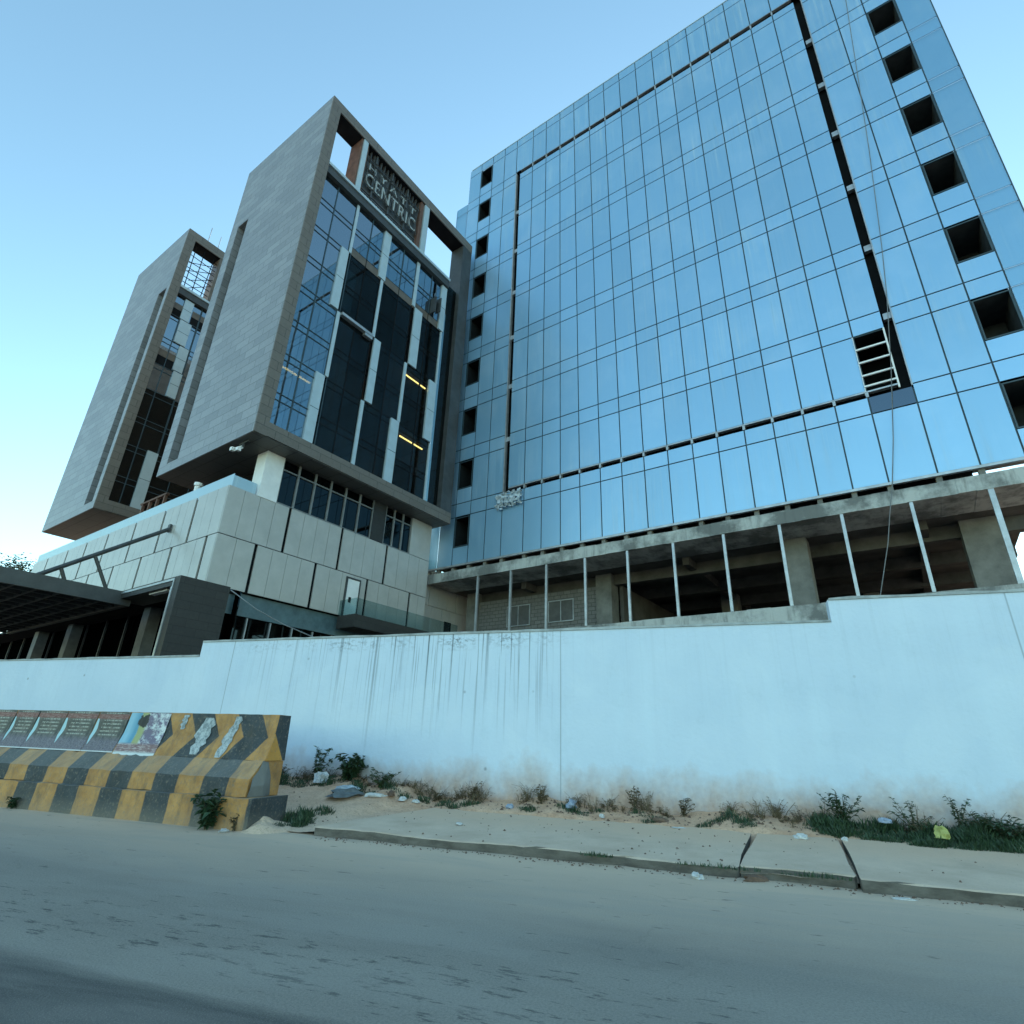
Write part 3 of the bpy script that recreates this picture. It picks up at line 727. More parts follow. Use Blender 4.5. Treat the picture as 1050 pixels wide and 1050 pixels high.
# brackets in the open grooves, aluminium groove edges
def brk(*b): RB.part('groove_bracket', MB().box(*b), 'rail_metal')
for T in LV[2:8]:
    for u0, u1 in ((-17.18,-16.92),(1.63,1.90)): brk(u0,u1,VF+0.1,VF+0.3,T-0.42,T-0.12)
for u in G[6:21]:
    brk(u-0.05,u+0.05,VF-0.01,VF+0.2,14.37,14.61); brk(u-0.04,u+0.04,VF+0.01,VF+0.2,40.14,40.48)
eg = MB()
eg.box(-17.235,-17.17,VF-0.012,VF+0.2,14.4,40.4); eg.box(-16.84,1.5,VF-0.01,VF+0.2,14.575,14.64)
eg.box(1.90,1.945,VF-0.01,VF+0.2,14.4,40.4); eg.box(-16.84,1.5,VF-0.01,VF+0.15,40.46,40.50)
eg.box(-22.9,6.6,VF-0.03,VF+0.12,10.56,10.66)
RB.part('groove_trim', eg, 'rail_metal')
roof = MB().box(-21.66,6.62,VF-0.02,VF+0.35,44.05,44.12)
RB.part('roof_coping', roof, 'fin')
# first floor slab and the open ground storey
sl = MB()
nseg = 54
for k in range(nseg):
    a = -22.4+(26.7)*k/nseg; b_ = -22.4+26.7*(k+1)/nseg
    sl.box(a, b_, VF-0.005+U_(-.012,.012), 25.2, 9.78+U_(-.012,.006), 10.33+U_(-.02,.01))
RB.part('slab_edge', sl, 'slabedge')
sf = MB().box(-22.4,4.4,25.2,41,9.80,10.33)
for v in (26.6,30.2,34.0,38): sf.box(-21.8,4.3,v-0.22,v+0.22,9.25,9.80)
for u in (-17.2,-8,1.2):
    for va, vb in ((25.3,26.37),(26.83,29.97),(30.43,33.77),(34.23,37.77)): sf.box(u-0.16,u+0.16,va,vb,9.42,9.80)
RB.part('floor_soffit', sf, 'dark_concrete')
for u in G[1:23]: RB.part('slab_bracket', MB().box(u-0.09,u+0.09,VF+0.10,VF+0.35,10.34,10.58), 'concrete')

for u in (-18.7,-16.5,-14.32,-12.14,-9.95,-7.78,-5.61,-3.43,-1.24,0.945,3.17):
    wd = 0.055 if u < 3 else 0.08
    RB.part('post', MB().box(u-wd,u+wd,VF+0.02,VF+0.12,6.5,9.77), 'rail_metal')
lb = MB(); 
for k in range(30):
    a = -21.5+26*k/30; b_ = a+26/30
    lb.box(a, b_, VF-0.1+U_(-.01,.01), VF+0.35, 5.2, 6.47+U_(-.012,.012))
RB.part('sill_beam', lb, 'slabedge')
RB.part('ground_floor_slab', MB().box(-21.5,4.5,VF+0.36,41,5.6,6.1), 'dark_concrete')
bwz = RB.part('block_wall', MB().box(-21.0,-13.1,26.2,26.4,6.1,9.25), 'block')
for a, b_ in ((-18.9,-17.3),(-16.1,-14.5)):
    f = MB(); z0, z1 = 7.55, 8.75; t = 0.05
    f.box(a,b_,26.12,26.19,z0,z0+t); f.box(a,b_,26.12,26.19,z1-t,z1); f.box(a,a+t,26.12,26.19,z0+t,z1-t); f.box(b_-t,b_,26.12,26.19,z0+t,z1-t); f.box((a+b_)/2-t/2,(a+b_)/2+t/2,26.12,26.19,z0+t,z1-t)
    w = RB.part('window_frame', f, 'rail_metal', bwz)
    RB.part('boarding', MB().box(a+t,b_-t,26.165,26.185,z0+t,z1-t), 'room', w)
for u0,u1,v0 in ((-21.75,-21.0,25.9),(-13.08,-12.2,26.0),(-3.8,-2.8,25.0),(2.35,3.5,25.95),(-8.6,-7.7,33),(-1.6,-0.9,34)):
    RB.part('column', MB().box(u0,u1,v0,v0+0.85,6.1,9.78), 'concrete')
RB.part('back_wall', MB().box(-21.7,3.9,39,39.3,6.1,9.3).box(-12.1,-11.9,26.8,38.9,6.1,9.25).box(-21.75,-21.5,26.9,38.9,6.1,9.25), 'dark_concrete')
RB.part('foundation', MB().box(-21.4,4.4,VF+0.1,41,-0.05,5.1), 'dark_concrete')
# torn plastic flapping at the groove corner
tp = MB(); rnd = random.Random(4); nx, nz = 14, 10
for j in range(nz+1):
    for i in range(nx+1):
        tp.v.append((-17.55+1.75*i/nx+rnd.uniform(-.05,.05), VF-0.10-0.16*rnd.random(), 13.42+0.95*j/nz+rnd.uniform(-.06,.06)-0.35*(1-i/nx)*0.3))
for j in range(nz):
    for i in range(nx):
        if rnd.random() < 0.80: a = j*(nx+1)+i; tp.f.append((a,a+1,a+nx+2,a+nx+1))
ob = tp.build('plastic_sheet', M['plastic'], off=(-16.7,VF-0.1,13.9)); ob.location = W(-16.7,VF-0.1,13.9); ob.rotation_euler = (0,0,TH)
tag(ob, 'torn crumpled plastic sheet caught at the lower corner of the facade groove', 'plastic sheet')
# long rope hanging down the facade
pts = [(3.95,44.0),(3.71,37.48),(3.27,32.31),(2.79,26.82),(2.23,21.24),(1.94,18.79),(1.45,15.46),(0.91,12.28),(0.52,10.42),(0.25,9.4),(-0.01,8.33),(-0.58,6.52)]
rp = MB().tube([(u, VF-0.14, z) for u, z in pts], 0.016, 5)
ob = rp.build('rope', M['rope'], off=(0,VF-0.1,6.5)); ob.location = W(0,VF-0.1,6.5); ob.rotation_euler = (0,0,TH)
tag(ob, 'thin grey rope hanging down the front of the glass facade', 'rope')

# ================================================================== THE TWO STONE TOWERS
ZB, ZT = 12.92, 34.52
def tower(name, ur, ul, label, slot, fins, glassrow, dark, lights, extra=None):
    """ur: street-side face that looks along +u; ul: far end of the stone face"""
    B = Bld(name, (ur+ul)/2, 16.2, label, 'building')
    V0, V1, VE = 10.08, 10.66, 22.4
    s0, s1 = slot
    st = MB()
    fr = ur-0.07
    st.box(ul, s0, V0, V1, ZB, ZT); st.box(s1, fr, V0, V1, ZB, ZT)
    st.box(s0, s1, V0, V1, 29.3, ZT); st.box(s0, s1, V0, V1, ZB, 13.42)
    st.box(ul, fr, V1, VE, ZB+0.03, 13.60)                      # bottom slab
    st.box(ur-1.1, fr, V1, VE, 33.84, ZT)                       # crown beam
    B.part('stone_cladding', st, 'granite')
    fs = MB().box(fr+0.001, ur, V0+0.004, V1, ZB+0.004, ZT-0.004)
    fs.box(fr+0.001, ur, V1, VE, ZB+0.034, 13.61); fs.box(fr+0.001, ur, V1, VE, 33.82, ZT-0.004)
    B.part('shaded_frame_face', fs, 'shaded_stone')  # thin caps that carry the side face's shade in their colour
    B.part('crown_soffit', MB().box(ur-1.09, fr-0.002, V1+0.01, VE-0.01, 33.80, 33.838), 'black')
    B.part('end_partition', MB().box(ur-3.38, ur-0.36, 20.46, 20.51, 13.61, 29.1), 'room')
    B.part('soffit', MB().box(ul+0.05, ur-0.05, V0+0.05, VE-0.05, ZB-0.012, ZB-0.001), 'soffit')
    B.part('slot_lining', MB().box(s0, s1, V1-0.06, V1-0.01, 13.43, 29.29), 'dark_metal')
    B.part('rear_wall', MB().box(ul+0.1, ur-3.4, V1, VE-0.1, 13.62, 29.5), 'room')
    fl = MB()
    for z in (17.45,21.5,25.55): fl.box(ur-3.39, ur-0.55, V1+0.01, VE-1.95, z-0.32, z)
    fl.box(ur-3.4, ur-0.45, V1+0.01, VE-0.1, 29.16, 29.7)
    B.part('floor_slab', fl, 'room')
    B.part('sill_beam', MB().box(ur-0.5, ur+0.02, V1, 20.5, 29.62, 29.80), 'fin')
    B.part('sill_underside', MB().box(ur-0.5, ur-0.06, V1, 20.5, 29.12, 29.61), 'dark_metal')
    ug = ur-0.30
    # glazing
    gl = MB(); dk = MB(); mu = MB(); mb_ = MB()
    for (v0, v1, z0, z1, k) in glassrow: (gl if k else dk).box(ug-0.03, ug, v0+0.02, v1-0.02, z0+0.02, z1-0.02)
    B.part('reflective_glazing', gl, 'tower_glass')
    if dk.f: B.part('smoked_glazing', dk, 'dark_glass')
    for v in sorted(set([g_[0] for g_ in glassrow] + [g_[1] for g_ in glassrow])):
        z0 = min(g_[2] for g_ in glassrow if v in g_[:2]); z1 = max(g_[3] for g_ in glassrow if v in g_[:2])
        if dark is not None and v > dark+0.2: mu.box(ug-0.10, ug+0.035, v-0.025, v+0.025, 26.05, z1); mb_.box(ug-0.10, ug+0.016, v-0.018, v+0.018, z0, 26.04)
        else: mu.box(ug-0.10, ug+0.035, v-0.025, v+0.025, z0, z1)
    for z in (27.45,23.42,19.38,15.32,25.5,21.48,17.42):
        for d in (0, -0.36):
            if dark is None or z > 26: mu.box(ug-0.08, ug+0.028, V1, 20.45, z+d-0.02, z+d+0.02)
            else:
                mu.box(ug-0.08, ug+0.028, V1, dark, z+d-0.02, z+d+0.02); mb_.box(ug-0.08, ug+0.012, dark+0.1, 20.45, z+d-0.014, z+d+0.014)
    B.part('mullion_grid', mu, 'mullion')
    if mb_.f: B.part('transom_black', mb_, 'black')
    for v0, v1, z0, z1 in fins:
        fo = ug+0.11 if v1-v0 > 0.3 else ug+0.07
        f = MB().box(ug-0.05, fo, v0, v1, z0+0.02, z1-0.02)
        zm = (z0+z1)/2; f2 = MB().box(fo-0.001, fo+0.003, v0-0.001, v1+0.001, zm-0.015, zm+0.015)
        p = B.part('facade_fin', f, 'fin')
        if v1-v0 > 0.3: B.part('joint', f2, 'mullion', p)
    for v0, v1, z in lights:
        B.part('ceiling_light', MB().box(ug-0.16, ug-0.10, v0, v1, z-0.03, z+0.03), 'warm')
    # end bay of dark glass and the dark end frame
    eb = MB().box(ug-0.03, ug, 20.52, 21.46, 13.62, 29.6)
    B.part('end_glazing', eb, 'dark_glass')
    B.part('end_frame', MB().box(ur-1.1, ur-0.005, 21.48, VE-0.01, 13.61, 33.81), 'dark_metal')
    return B, ug
fins = [(12.93,13.09,25.5,29.10),(12.45,12.92,21.52,25.48),(12.93,13.12,17.48,21.50),(12.43,12.92,13.60,17.45),
        (15.02,15.50,25.55,29.10),(15.25,15.43,21.52,25.55),(15.41,15.86,17.46,21.50),(15.22,15.42,13.60,17.44),
        (17.74,17.98,25.6,29.10),(17.98,18.60,21.45,25.6),(17.74,17.93,17.48,21.44),(17.28,17.86,13.60,17.46),
        (20.05,20.50,25.48,29.10),(20.33,20.46,21.50,25.46),(19.78,20.40,17.40,21.48),(20.33,20.46,13.60,17.38)]
rows = []
zs = [13.62,15.32,17.42,19.38,21.48,23.42,25.5,27.45,29.12]
for a, b_ in ((10.66,11.65),(11.65,12.93)):
    for z0, z1 in zip(zs, zs[1:]): rows.append((a,b_,z0,z1,1))
for a, b_ in ((13.09,14.14),(14.14,15.24),(15.42,16.65),(16.65,17.76),(17.96,19.15),(19.15,20.40)):
    for z0, z1 in zip(zs, zs[1:]):
        if z0 > 25.4 and z1 < 28: rows.append((a,b_,26.05,z1,1))
        elif z0 > 26: rows.append((a,b_,z0,z1,1))
        else: rows.append((a,b_,z0,z1,0))
MT, ug = tower('stone_tower', -20.45, -28.85, 'taller nearer grey stone tower with lettered sign in its open crown', (-28.06,-27.0), fins, rows, 12.93,
           [(10.72,12.35,16.78),(18.05,19.72,20.83),(18.2,20.0,16.84)])
P = MT.part
P('dark_spandrel', MB().box(ug-0.06,ug+0.0,13.10,15.22,25.52,26.03).box(ug-0.06,ug,15.44,20.4,25.52,26.03), 'bronze')
P('window_blind', MB().box(ug-0.14,ug-0.09,13.12,13.78,22.0,24.6), 'fin')
P('balcony_edge', MB().box(ug+0.0,ug+0.22,13.14,15.20,21.34,21.50).box(ug,ug+0.2,14.7,15.2,21.16,21.33), 'rail_metal')
# crown
P('crown_post', MB().box(-21.4,-20.47,12.43,12.74,29.81,33.81), 'fin')
P('crown_post', MB().box(-21.4,-20.47,17.60,18.02,29.81,33.81), 'fin')
P('steel_jamb', MB().box(-21.55,-20.55,12.33,12.42,29.81,33.8).box(-21.0,-20.6,12.75,12.88,29.81,33.8), 'rust')
P('steel_jamb', MB().box(-21.0,-20.55,17.30,17.55,29.81,33.8).box(-21.3,-20.6,18.03,18.12,29.81,33.8), 'rust')
sb = P('sign_frame', MB().box(-20.92,-20.80,12.9,17.28,30.72,33.05).box(-20.92,-20.7,12.9,17.28,33.05,33.12), 'dark_metal')
gr = MB()
for v in [12.95+0.27*k for k in range(17)]: gr.box(-20.86,-20.72,v-0.03,v+0.03,33.2,33.8)
for v in (13.6,14.9,16.2): gr.box(-20.78,-20.62,v-0.05,v+0.05,30.3,33.8)
for z in (30.12,30.32,30.52): gr.box(-20.8,-20.7,12.9,17.25,z-0.05,z+0.05)
rnd = random.Random(8)
for k in range(9): gr.tube([(-20.6,12.95+0.5*k,30.75),(-20.6,13.2+0.5*k,33.1)],0.022,4); gr.tube([(-20.6,13.2+0.5*k,30.75),(-20.6,12.95+0.5*k,33.1)],0.018,4)
for z in (30.9,32.08,32.78,33.05): gr.tube([(-20.59,12.9,z),(-20.59,17.2,z)],0.028,4)
P('sign_truss', gr, 'dark_metal', sb)
def lettering(txt, v0, v1, z0, h, space=1.0):
    vs, fs = text_mesh(txt, 1.0, 0.04, space)
    xs = [a[0] for a in vs]; ys = [a[1] for a in vs]
    sx = (v1-v0)/(max(xs)-min(xs)); sy = h/(max(ys)-min(ys))
    m = MB(); m.v = [(-20.66+c*1.2, v0+(a-min(xs))*sx, z0+(b-min(ys))*sy) for a,b,c in vs]; m.f = fs
    return P('lettering', m, 'sign_white', sb)
lettering('CENTRIC', 13.05, 17.1, 30.95, 0.98, 1.02)
lettering('HYATT', 13.15, 17.0, 32.18, 0.52, 1.5)
lt = MB()
for k in range(20):
    v = 12.95+0.205*k; lt.tube([(-20.6,v,29.83),(-20.6,v+0.10,30.06)],0.012,4); lt.tube([(-20.6,v+0.10,30.06),(-20.6,v+0.205,29.83)],0.012,4)
P('lattice_strip', lt, 'white', sb)
cs = MB().box(-20.7,-20.52,13.0,17.2,33.75,33.8)
# open window sash hung out near the top
P('open_sash', MB().box(-20.74,-20.3,19.25,19.33,26.1,27.3).box(-20.6,-20.2,19.6,19.66,26.3,27.4).tube([(-20.7,19.3,27.3),(-20.25,19.7,26.9)],0.03), 'dark_metal')

# far tower
ffins = [(11.28,11.86,27.4,29.10),(11.36,12.1,25.5,27.38),(11.80,12.40,23.5,25.45),(11.90,12.46,21.5,23.48),(11.88,12.5,13.62,17.5)]
frows = []
for a, b_ in ((10.66,11.3),(11.3,12.46),(12.5,13.6),(13.6,14.8),(14.8,16.2),(16.2,17.6),(17.6,19.0),(19.0,20.4)):
    for z0, z1 in zip(zs, zs[1:]): frows.append((a,b_,z0,z1,1 if z0 > 21.4 else 0))
FT, ug2 = tower('stone_tower', -36.28, -44.2, 'slimmer grey stone tower farther back with scaffold rods in its open crown', (-37.95,-36.8), ffins, frows, None, [])
Q = FT.part
for v0, v1, z0, z1, zb in ((10.72,11.27,27.3,28.0,28.45),(11.95,12.9,27.3,28.05,28.55),(10.72,11.78,23.4,24.1,24.6)):
    d_ = Q('dark_opening', MB().box(ug2+0.002,ug2+0.02,v0,v1,z0,z1), 'black')
    Q('bronze_panel', MB().box(ug2+0.003,ug2+0.03,v0,v1,z1+0.002,zb), 'bronze', d_)
sc = MB(); rnd = random.Random(11)
for v in (10.95,11.5,12.1,12.6): sc.tube([(-36.6,v,29.8),(-36.6,v+rnd.uniform(-.15,.15),33.8)],0.03,5)
for z in (30.3,30.8,31.25,31.7,32.2,32.7,33.2): sc.tube([(-36.55,10.7,z+rnd.uniform(-.1,.1)),(-36.55,13.0,z+rnd.uniform(-.1,.1))],0.028,5)
for k in range(4): sc.tube([(-36.5,10.75+rnd.uniform(0,.5),29.9+k*0.7),(-36.5,12.5,31.2+k*0.6)],0.025,5)
Q('scaffold_rods', sc, 'black')
Q('crown_post', MB().box(-37.3,-36.3,12.5,12.9,29.81,33.81), 'bronze')
Q('lightning_rod', MB().tube([(-36.9,11.6,34.5),(-36.9,11.6,36.4)],0.03,5).tube([(-36.9,12.35,34.5),(-36.9,12.35,36.2)],0.03,5), 'rail_metal')

# ================================================================== PODIUM
PD = Bld('podium_building', -32.0, 18.0, 'low pale panelled podium with staggered dark slots below the stone towers', 'building')
p = PD.part
UP, VP = -21.5, 10.17
p('core', MB().box(-43.4,UP-0.12,VP+0.12,21.95,6.62,10.70).box(-43.0,UP-1.2,VP+1.6,21.9,-0.05,6.6), 'black')
pan = MB()
def panels_u(z0, z1, slots, a, b_, fixed_v, w=0.72):
    """panels on the street face (runs along u)"""
    for s0, s1 in zip([a]+slots, slots+[b_]):
        s0 += 0.085 if s0 != a else 0; s1 -= 0.085 if s1 != b_ else 0
        n = max(1, round((s1-s0)/w)); d = (s1-s0)/n
        for k in range(n): pan.box(s0+k*d+0.008, s0+(k+1)*d-0.008, fixed_v+U_(-.002,.002), fixed_v+0.06, z0+0.008, z1-0.008)
def panels_v(z0, z1, slots, a, b_, fixed_u, w=0.72):
    for s0, s1 in zip([a]+slots, slots+[b_]):
        s0 += 0.065 if s0 != a else 0; s1 -= 0.065 if s1 != b_ else 0
        n = max(1, round((s1-s0)/w)); d = (s1-s0)/n
        for k in range(n): pan.box(fixed_u-0.06, fixed_u+U_(-.002,.002), s0+k*d+0.008, s0+(k+1)*d-0.008, z0+0.008, z1-0.008)
panels_u(8.68,10.75,[-41.25,-38.2,-35.57,-32.87,-29.75,-26.8,-24.0],-43.6,UP-0.06,VP)
panels_u(6.62,8.66,[-42.4,-39.7,-36.7,-33.8,-30.92,-28.0,-25.2,-22.33],-43.6,UP-0.06,VP)
panels_v(8.68,10.75,[13.04,15.95,18.86],VP,22.04,UP)
panels_v(6.62,8.66,[11.84,14.8,17.86,20.8],VP,22.04,UP)
p('cladding_panels', pan, 'panel')
p('parapet_glass', MB().box(-43.6,UP-0.02,VP+0.10,VP+0.12,10.72,11.30).box(UP-0.14,UP-0.12,VP+0.12,11.35,10.72,11.28), 'frost')
# storey between podium and tower
p('white_column', MB().box(-22.25,UP+0.03,11.42,12.28,10.72,12.90), 'white')
p('upper_wall', MB().box(-28.0,UP-0.25,12.30,21.95,10.72,12.86), 'black')
p('end_wall', MB().box(-23,UP,20.47,22.02,10.77,12.88), 'panel')
up_ = MB(); 
p('pier', MB().box(UP-0.1,UP-0.01,17.68,18.50,10.78,12.88), 'portal')
vs = [12.30,13.15,14.05,14.95,15.85,16.75,17.66]; vs2 = [18.52,19.15,19.8,20.45]
for lst in (vs, vs2):
    for a, b_ in zip(lst, lst[1:]):
        w = p('window', MB().box(UP-0.12,UP-0.10,a+0.05,b_-0.05,10.80,12.34).box(UP-0.12,UP-0.10,a+0.05,b_-0.05,12.42,12.84), 'podium_glass')
        f = MB(); t = 0.045
        f.box(UP-0.13,UP-0.03,a,a+t,10.77,12.88); f.box(UP-0.13,UP-0.03,b_-t,b_,10.77,12.88); f.box(UP-0.13,UP-0.03,a+t,b_-t,12.35,12.41); f.box(UP-0.13,UP-0.03,a+t,b_-t,10.77,10.81)
        p('frame', f, 'grey_frame', w)
# ground storey on the side face: dark fascia band and shopfront glass
M['fascia'] = plain('teal fascia glass', (0.075,0.125,0.145), 0.25)
p('fascia_band', MB().box(UP-0.35,UP-0.25,11.0,22,5.72,6.60), 'fascia')
sg = p('shopfront', MB().box(UP-0.42,UP-0.38,11.0,22,0.1,5.70), 'podium_glass')
sm = MB()
for k in range(10): sm.box(UP-0.375,UP-0.30,11.25+1.05*k-0.025,11.25+1.05*k+0.025,0.1,5.70)
p('shopfront_mullion', sm, 'rail_metal', sg)
# balcony
bl = p('balcony', MB().box(UP+0.005,-20.28,16.40,23.6,5.98,6.56), 'portal')
p('balustrade', MB().box(-20.33,-20.31,16.42,23.5,6.57,7.30).box(UP+0.01,-20.34,16.42,16.44,6.57,7.30), 'clear', bl)
dr = p('door', MB().box(UP+0.003,UP+0.05,16.64,17.36,6.60,8.42), 'white')
p('door_frame', MB().box(UP+0.003,UP+0.08,16.56,16.64,6.6,8.5).box(UP+0.003,UP+0.08,17.36,17.42,6.6,8.5).box(UP+0.003,UP+0.08,16.64,17.36,8.43,8.5), 'dark_metal', dr)
p('handle', MB().box(UP+0.05,UP+0.09,16.82,16.95,7.30,7.55), 'black', dr)
# low rear wing
wing = MB(); UPX = -22.6
pan = MB()
panels_v(8.68,10.6,[23.4,25.85],22.06,30.0,UPX); panels_v(6.62,8.66,[24.6,27.3],22.06,30.0,UPX)
p('rear_wing_cladding', pan, 'panel')
p('rear_wing', MB().box(-30,UPX-0.07,22.06,30,0.0,10.6).box(UPX-0.5,UPX+0.02,22.06,30,10.61,10.8), 'panel')
p('rear_balustrade', MB().box(UPX-0.05,UPX-0.03,22.1,30,10.81,11.4), 'clear')
p('rear_doorway', MB().box(UPX+0.002,UPX+0.03,24.9,25.5,6.6,8.0), 'black')
# street entrance: black portal box, columns and glass
po = MB()
po.box(-21.35,-20.98,9.03,10.9,-0.05,6.56); po.box(-26.3,-21.36,9.03,10.15,6.24,6.56)
p('entrance_portal', po, 'portal')
p('portal_trim', MB().box(-26.3,-21.36,9.0,9.028,6.42,6.50).box(-21.42,-21.365,9.0,9.028,0,6.42).box(-21.60,-21.53,9.05,9.2,0,6.22), 'rail_metal')
p('portal_light', MB().box(-23.6,-22.2,9.2,9.4,6.19,6.235), 'white')
p('lobby_glass', MB().box(-66,-21.4,11.55,11.6,-0.05,6.6), 'podium_glass')
lm = MB()
for k in range(-9,9): lm.box(-43+2.4*k-0.03,-43+2.4*k+0.03,11.45,11.54,0,6.6)
p('lobby_mullion', lm, 'dark_metal')
for u in (-27.7,-36.4,-41.3): p('street_column', MB().box(u-0.32,u+0.32,10.9,11.4,-0.05,6.5), 'concrete')
p('porch_ceiling', MB().box(-66,-21.6,10.2,11.5,6.5,6.6), 'black')

# canopy with tie rods
CN = Bld('entrance_canopy', -31.0, 5.5, 'flat dark entrance canopy with coffered underside hung from sloping tie rods', 'canopy')
c = CN.part
cm = MB().box(-40,-25.66,9.25,9.42,6.0,6.54).box(-25.82,-25.66,-1,9.25,6.0,6.54).box(-40,-25.83,-1,9.24,6.36,6.52)
c('canopy_roof', cm, 'dark_metal')
cf = MB()
for k in range(15): cf.box(-26.8-0.95*k,-26.72-0.95*k,-1,9.24,6.05,6.34)
for k in range(14): cf.box(-40,-25.84,8.5-0.7*k,8.57-0.7*k,6.055,6.335)
c('coffer_grid', cf, 'dark_metal')
rnd = random.Random(2); cp = MB()
for k in range(13):
    for j in range(13):
        if rnd.random() < 0.45: cp.box(-26.85-0.95*k-0.85,-26.85-0.95*k,8.48-0.7*j-0.6,8.48-0.7*j,6.22,6.25)
c('coffer_panel', cp, 'rail_metal')
tr = MB().tube([(-25.75,10.14,9.62),(-25.75,6.2,6.5)],0.085,8); tr.box(-25.85,-25.65,10.05,10.14,9.45,9.8)
c('tie_rod', tr, 'dark_metal')
c('brace', MB().tube([(-25.75,7.75,7.68),(-25.75,8.46,6.52)],0.07,8), 'dark_metal')
c('brace', MB().tube([(-25.75,6.82,6.94),(-25.75,7.05,6.52)],0.07,8), 'dark_metal')

# rope stays, lamp, odds and ends on the buildings
w_ = MB().tube([(-20.95,10.9,6.45),(-20.5,11.8,5.86),(-20.5,13.07,5.5),(-20.3,15.2,5.05),(-20.2,17,4.6)],0.02,5)
ob = w_.build('cable', M['rail_metal'], off=(-20.9,10.9,4.6)); ob.location = W(-20.9,10.9,4.6); ob.rotation_euler = (0,0,TH)
tag(ob, 'thin pale cable sagging from the black entrance portal past the podium glass', 'cable')
LM = Bld('floodlight', -21.72, 10.4, 'white twin-headed floodlight fixed under the front corner of the stone tower', 'light', 12.4)
LM.part('bracket', MB().box(-22.0,-21.3,10.38,10.46,12.80,12.90).box(-21.7,-21.62,10.36,10.44,12.6,12.8), 'dark_metal')
LM.part('lamp_head', MB().tube([(-21.75,10.4,12.7),(-22.1,10.25,12.62)],0.035,6).box(-22.25,-22.08,10.15,10.32,12.52,12.68), 'white'); LM.part('lamp_head', MB().tube([(-21.65,10.4,12.6),(-21.5,10.2,12.42)],0.035,6).box(-21.58,-21.42,10.08,10.24,12.3,12.45), 'white')
SF = Bld('scaffold_frame', -30.1, 10.9, 'rusty steel frame standing on the podium terrace between the two towers', 'scaffold', 10.75)
f = MB()
for u in (-31.3,-30.5,-29.7,-28.9): SF.part('upright', MB().box(u-0.06,u+0.06,10.7,10.82,10.74,12.2), 'rust')
SF.part('rails', MB().box(-31.5,-28.7,10.68,10.84,12.205,12.30).box(-31.5,-28.7,10.83,10.88,11.75,11.84), 'rust')
VPp = Bld('vent_pipe', -25.3, 10.6, 'short white pipe standing on the podium terrace behind the frosted parapet', 'pipe', 10.75)
VPp.part('pipe', MB().tube([(-25.3,10.6,10.74),(-25.3,10.6,11.75)],0.14,10), 'white'); VPp.part('cap', MB().tube([(-25.3,10.6,11.751),(-25.3,10.6,11.9)],0.19,10), 'white')

# ================================================================== PLANTS
def plant(name, x, y, h, n, spread, label, mat='leaf_dark', leaf=0.09, cat='plant', group=None, seed=0, zb=None, lean=(0,0)):
    rnd = random.Random(seed*17+3); z0 = soil_z(x,y) if zb is None else zb
    root = thing(name, (x,y,z0-0.02), rnd.uniform(0,6.28), label, cat, group)
    sm, lf = MB(), MB()
    for k in range(n):
        a = rnd.uniform(0,6.28); hh = h*rnd.uniform(0.45,1.0); sp = spread*rnd.uniform(0.2,1)
        p = [(0.02*math.cos(a),0.02*math.sin(a),0)]
        for q in range(1,5):
            t = q/4; p.append((sp*t**1.5*math.cos(a)+rnd.uniform(-.02,.02)+lean[0]*t, sp*t**1.5*math.sin(a)+rnd.uniform(-.02,.02)+lean[1]*t, hh*t*(1-0.15*t)))
        sm.tube(p, 0.006, 4, 0.003)
        for q in range(int(8+hh*26)):
            t = rnd.uniform(0.15,1); i = min(3,int(t*4)); fr = t*4-i
            c = [p[i][d]*(1-fr)+p[i+1][d]*fr for d in range(3)]
            b = rnd.uniform(0,6.28); ln = leaf*rnd.uniform(.6,1.4)
            lf.leaf(c, (math.cos(b),math.sin(b),rnd.uniform(-.3,.8)), ln, ln*rnd.uniform(.4,.65), rnd.uniform(.1,.8))
    sm.build('stems', M['stem'], root); lf.build('leaves', M[mat], root)
    return root
plant('shrub', -7.42, 7.52, 0.62, 16, 0.22, 'leafy green shrub growing at the foot of the striped barrier', 'leaf_dark', 0.12, 'shrub', seed=1, zb=0.02)
plant('weed', -11.9, 7.6, 0.26, 10, 0.16, 'small dark weed at the foot of the posters end of the barrier', 'leaf_dark', 0.07, 'weed', seed=2, zb=0.02)
plant('weed', -6.98, 7.62, 0.30, 5, 0.08, 'thin sprig growing against the broken end of the barrier', 'leaf_dry', 0.05, 'weed', seed=3, zb=0.02)
plant('shrub', -8.15, 10.95, 0.85, 9, 0.35, 'tall loose weed with sparse leaves against the wall by the rubbish', 'leaf_mid', 0.09, 'shrub', seed=4)
plant('shrub', -7.25, 10.85, 0.62, 30, 0.40, 'dense dark green bush at the wall behind the rubbish heap', 'leaf_dark', 0.13, 'shrub', seed=5)
plant('shrub', -6.55, 10.95, 0.42, 14, 0.40, 'low spreading green plant beside the dense bush', 'leaf_mid', 0.09, 'shrub', seed=6)
plant('weed', -9.0, 10.9, 0.35, 8, 0.2, 'small weed at the wall just behind the barrier end', 'leaf_dry', 0.06, 'weed', seed=7)
for k, (x, y, h, mt, lb) in enumerate(((-4.6,11.0,0.42,'leaf_dry','dry brown weed at the wall below the long streaks'),(-3.2,10.9,0.38,'leaf_dry','dry weed at the wall beside the expansion joint'),(-1.55,11.0,0.5,'leaf_dry','tallest dry weed in the middle of the wall foot'),(-0.75,11.0,0.4,'leaf_dry','dry stalks left of the short grass patch'),(-5.3,10.95,0.3,'leaf_dry','low dry weed right of the white foam pieces'))):
    plant('weed', x, y, h, 7, 0.22, lb, mt, 0.06, 'weed', 'weeds along the wall foot', 20+k)
